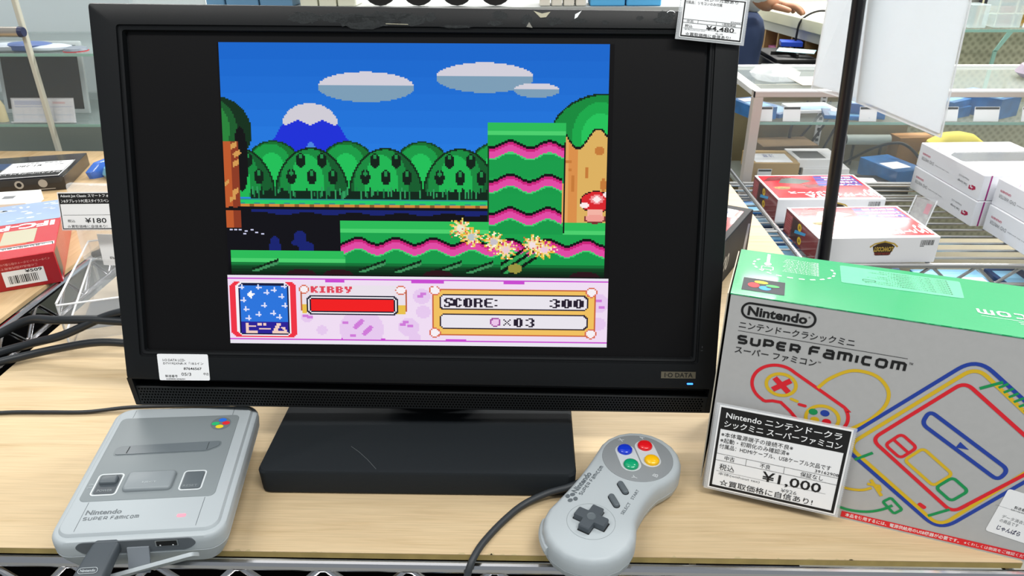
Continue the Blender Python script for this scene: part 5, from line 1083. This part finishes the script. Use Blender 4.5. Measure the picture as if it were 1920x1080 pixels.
# goods on the left unit
RB = mat('red_box', '#c4202c', .18, coat=.7); RB2 = mat('red_box_side', '#a8141f', .3, coat=.3)
def redtop(b):
    b.rect(-179, 120, -1, 199, mat('box_pale_blue', '#9fb4d4', .2, coat=.6), .1)
    rr_ = random.Random(5)
    for i in range(60): b.flat(ell(rr_.uniform(-170, -10), rr_.uniform(130, 192), rr_.uniform(2, 6), rr_.uniform(1, 3), 8), mat('box_cloud', '#dfe5ee', .2, coat=.6), .15)
    b.text('IFC-PCI', -95, 96, -6, 115, WHITE, .04, flip=True, z=.2); b.flat([(-120, 30), (-30, 40), (-60, 90), (-140, 84)], mat('box_orange', '#e0603c', .2, coat=.6), .14); b.rect(-60, 44, -24, 92, mat('box_photo', '#b9b49c', .3), .2); b.text('インターフェース', -150, 60, -66, 80, WHITE, .03, flip=True, z=.24)
t = thing('interface_box', 'red box in shrink film with ¥509 barcode sticker at left', 'box', T(-556, 408, 0) @ RZ(math.radians(27)))
b = MB(); b.box((-180, 0, 0), (0, 200, 40), RB, .8, 1); b.X = T(0, 0, 40.05); redtop(b)
b.X = T(0, -.05, 0) @ RX(math.pi/2); b.rect(-179, 1, -1, 39, RB2, .08); b.text('インターフェースボードの取り扱いには注意', -66, 31, -6, 34, mat('pinkish_print', '#e8a8a4', .4), flip=True, z=.15); b.text('この製品は国内専用です', -60, 26, -20, 29, mat('pinkish_print', '#e8a8a4', .4), flip=True, z=.15); b.stroke(rrect(-84, 26, -76, 33, 1), .7, mat('pinkish_print', '#e8a8a4', .4), True, z=.15)
b.X = T(.05, 0, 0) @ RZ(math.pi/2) @ RX(math.pi/2); b.rect(1, 1, 199, 39, RB2, .08); b.flat([(2, 6), (26, 8), (30, 36), (2, 38)], mat('side_photo', '#4a4440', .3), .15)
for k in range(7): b.stroke([(40+k*9, 6), (46+k*9, 34)], .6, mat('pinkish_print', '#e8a8a4', .4), z=.15)
b.build('carton', t)
b = MB(); b.X = T(0, -.3, 0) @ RX(math.pi/2); b.rect(-57, 5, -15, 24, WHITE, .1); rb = random.Random(8); x = -52
while x < -22: wv = rb.choice((.5, .9, 1.4)); b.rect(x, 8, x+wv, 18, INK, .2); x += wv+rb.choice((.6, .9, 1.2))
b.text('¥509', -34, 19.5, -17, 23.5, INK, .02, z=.2); b.rect(-180, 8, -88, 22, WHITE, .1) if False else None; b.build('barcode_sticker', t, label='white barcode sticker reading 509')
def mini_card(M, w, h, label, price, head=None, sub='☆買取価格に自信あり!'):
    t = thing('price_card', label, 'price tag', M); b = MB(); b.box((-1, -h-1, -.7), (w+1, 1, -.5), SLEEVE); b.build('clear_sleeve', t)
    b = MB(); b.box((0, -h, -.5), (w, 0, 0), WHITE); b.lift = .1
    b.stroke([(1, -1), (w-1, -1), (w-1, -h+1), (1, -h+1)], 1.0, INK, True, z=.12)
    y = -1
    if head:
        b.rect(1, -h*.3, w-1, -1, INK, .15); n_ = len(head)
        for i, tx in enumerate(head): b.text(tx, 3, -h*.29+(n_-1-i)*h*.13+1, w-3, -h*.29+(n_-1-i)*h*.13+h*.12, WHITE, .012, z=.25)
    b.text('税込', w*.12, -h*.8, w*.26, -h*.72, INK, z=.2); b.text(price, w*.45, -h*.82, w*.85, -h*.68, INK, .01, z=.2); b.text(sub, w*.1, -h*.95, w*.85, -h*.87, INK, z=.2)
    b.stroke([(w*.05, -h*.6), (w*.95, -h*.6)], .3, INK, z=.2); b.build('card', t); return t
mini_card(T(-556, 408, 0) @ RZ(math.radians(27)) @ T(-2, 30, 42) @ RX(math.radians(27)) @ RZ(math.pi) @ T(0, 30, 0), 78, 30, 'white price card lying on the front of the red box, upside down', '¥500')
CB_ = mat('camera_box_black', '#201f22', .25, coat=.4, vary=.3, vscale=20)
t = thing('lens_box', 'black box with three grey circles on its front at left', 'box', T(-743, 739, 0) @ RZ(math.radians(15)))
b = MB(); b.box((-230, 0, 0), (0, 136, 22), CB_, .8, 1); b.X = T(0, -.05, 0) @ RX(math.pi/2)
for k, x in enumerate((-32, -66, -100)): b.flat(ell(x, 13, 6.5, 6.5), mat('pale_grey_print', '#a9a49a', .4), .12); (k > 0) and b.flat(ell(x, 13, 3.6, 3.6), INK, .2)
b.rect(-40, 3, -16, 4.2, mat('pale_grey_print', '#a9a49a', .4), .12)
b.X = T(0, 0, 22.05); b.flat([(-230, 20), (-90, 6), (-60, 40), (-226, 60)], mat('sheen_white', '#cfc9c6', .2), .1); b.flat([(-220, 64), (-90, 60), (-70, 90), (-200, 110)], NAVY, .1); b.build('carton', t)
mini_card(T(-743, 739, 24) @ RZ(math.radians(15)) @ T(-8, 4, 0) @ RZ(math.pi) @ RX(.02), 96, 92, 'white ¥1,280 price card lying upside down on the black box', '¥1,280', ['ワイドコンバージョンレンズ'])
carton('white_box', 'plain white box between the red box and the black box', T(-740, 634, 0) @ RZ(math.radians(12)) @ T(-150, 0, 0), 150, 60, 16, mat('plain_white_card', '#e6e7e0', .5), None, top=lambda b: b.text('CAN', 110, 24, 128, 34, INK, .02, z=.1) if False else b.rect(108, 24, 124, 36, GREYINK, .1))
b = MB(); b.loft([[(-672+x, 812+y, z) for x, y in rotp(ell(0, 0, 46*k, 30*k, 18), .3)] for z, k in ((0, .9), (8, 1), (18, .9), (26, .5), (28, .1))], mat('aqua_bag', '#7fb8c8', .25, coat=.5, vary=.2, vscale=30)); tag(b.build('aqua_pouch'), 'pale aqua pouch beside the black box near the monitor', 'pouch')
b = MB(); b.loft([[(-716+x, 822+y, z) for x, y in rotp(ell(0, 0, 40*k, 12*k, 14), 1.0)] for z, k in ((0, .9), (12, 1), (24, .6), (27, .1))], mat('blue_film', '#3f6fc8', .2, coat=.5)); tag(b.build('blue_film_bag'), 'crumpled blue film bag between black box and aqua pouch', 'bag')
# acrylic tray with a hanging stylus pack
AM = T(-461, 256, 0) @ RZ(math.radians(19))
t = thing('acrylic_stand', 'clear acrylic tray stand left of the monitor', 'display stand', AM)
b = MB()
for lo, hi in (((0, 0, 0), (2, 163, 52)), ((118, 0, 0), (120, 163, 52)), ((0, 0, 8), (120, 2, 50)), ((0, 161, 0), (120, 163, 52))): b.box(lo, hi, ACRYL)
b.build('walls', t)
b = MB()
for p, q in (((1, 0, 52), (1, 163, 52)), ((1, 0, 50), (120, 0, 50)), ((1, 1, 0), (1, 1, 50)), ((119, 0, 52), (119, 163, 52)), ((1, 162, 52), (119, 162, 52)), ((2, 2, 20), (2, 150, 34)), ((2, 2, 1), (119, 2, 1))): b.tube([p, q], 1.1, ACRYLE, 6)
b.build('edges', t)
b = MB(); b.loft([[(2, 3, 18), (118, 3, 18), (118, 3, 20), (2, 3, 20)], [(2, 150, 32), (118, 150, 32), (118, 150, 34), (2, 150, 34)]], ACRYL); b.box((2, 3, 0.2), (118, 160, 2), ACRYL); b.build('sloping_floor', t)
t = thing('stylus_pack', 'clear hanging pack with a dark stylus standing in the acrylic tray', 'pack', T(-530, 404, 30) @ RZ(-.08) @ RX(math.radians(-4)))
b = MB(); b.prism(rpoly([(8, 0), (64, 0), (72, -.01), (70, 92), (6, 92)], 5, 4), 0, .1, BAG) if False else b.box((8, 0, 0), (74, 10, 92), BAG, 3); b.build('blister', t)
b = MB(); b.box((34, -.8, -4), (60, -.2, 34), WHITE); b.X = T(0, -1, 0) @ RX(math.pi/2); b.text('05/1', 40, 8, 46, 20, INK, z=.1) if False else None; b.text('87646580', 44, 4, 58, 7, INK, z=.1); b.build('stock_label', t)
b = MB(); b.tube([(20, 5, 6), (60, 5, 20)], 4, INK, 12); b.build('stylus', t)
mini_card(T(-524, 398, 115) @ RZ(-.05) @ RX(math.pi/2-.25) @ RZ(.03), 62, 41, 'white ¥180 price card on the clear stylus pack beside the monitor', '¥180', ['Adonit Jot Classic スマートフォ', 'ン&タブレットPC用スタイラスペン'])
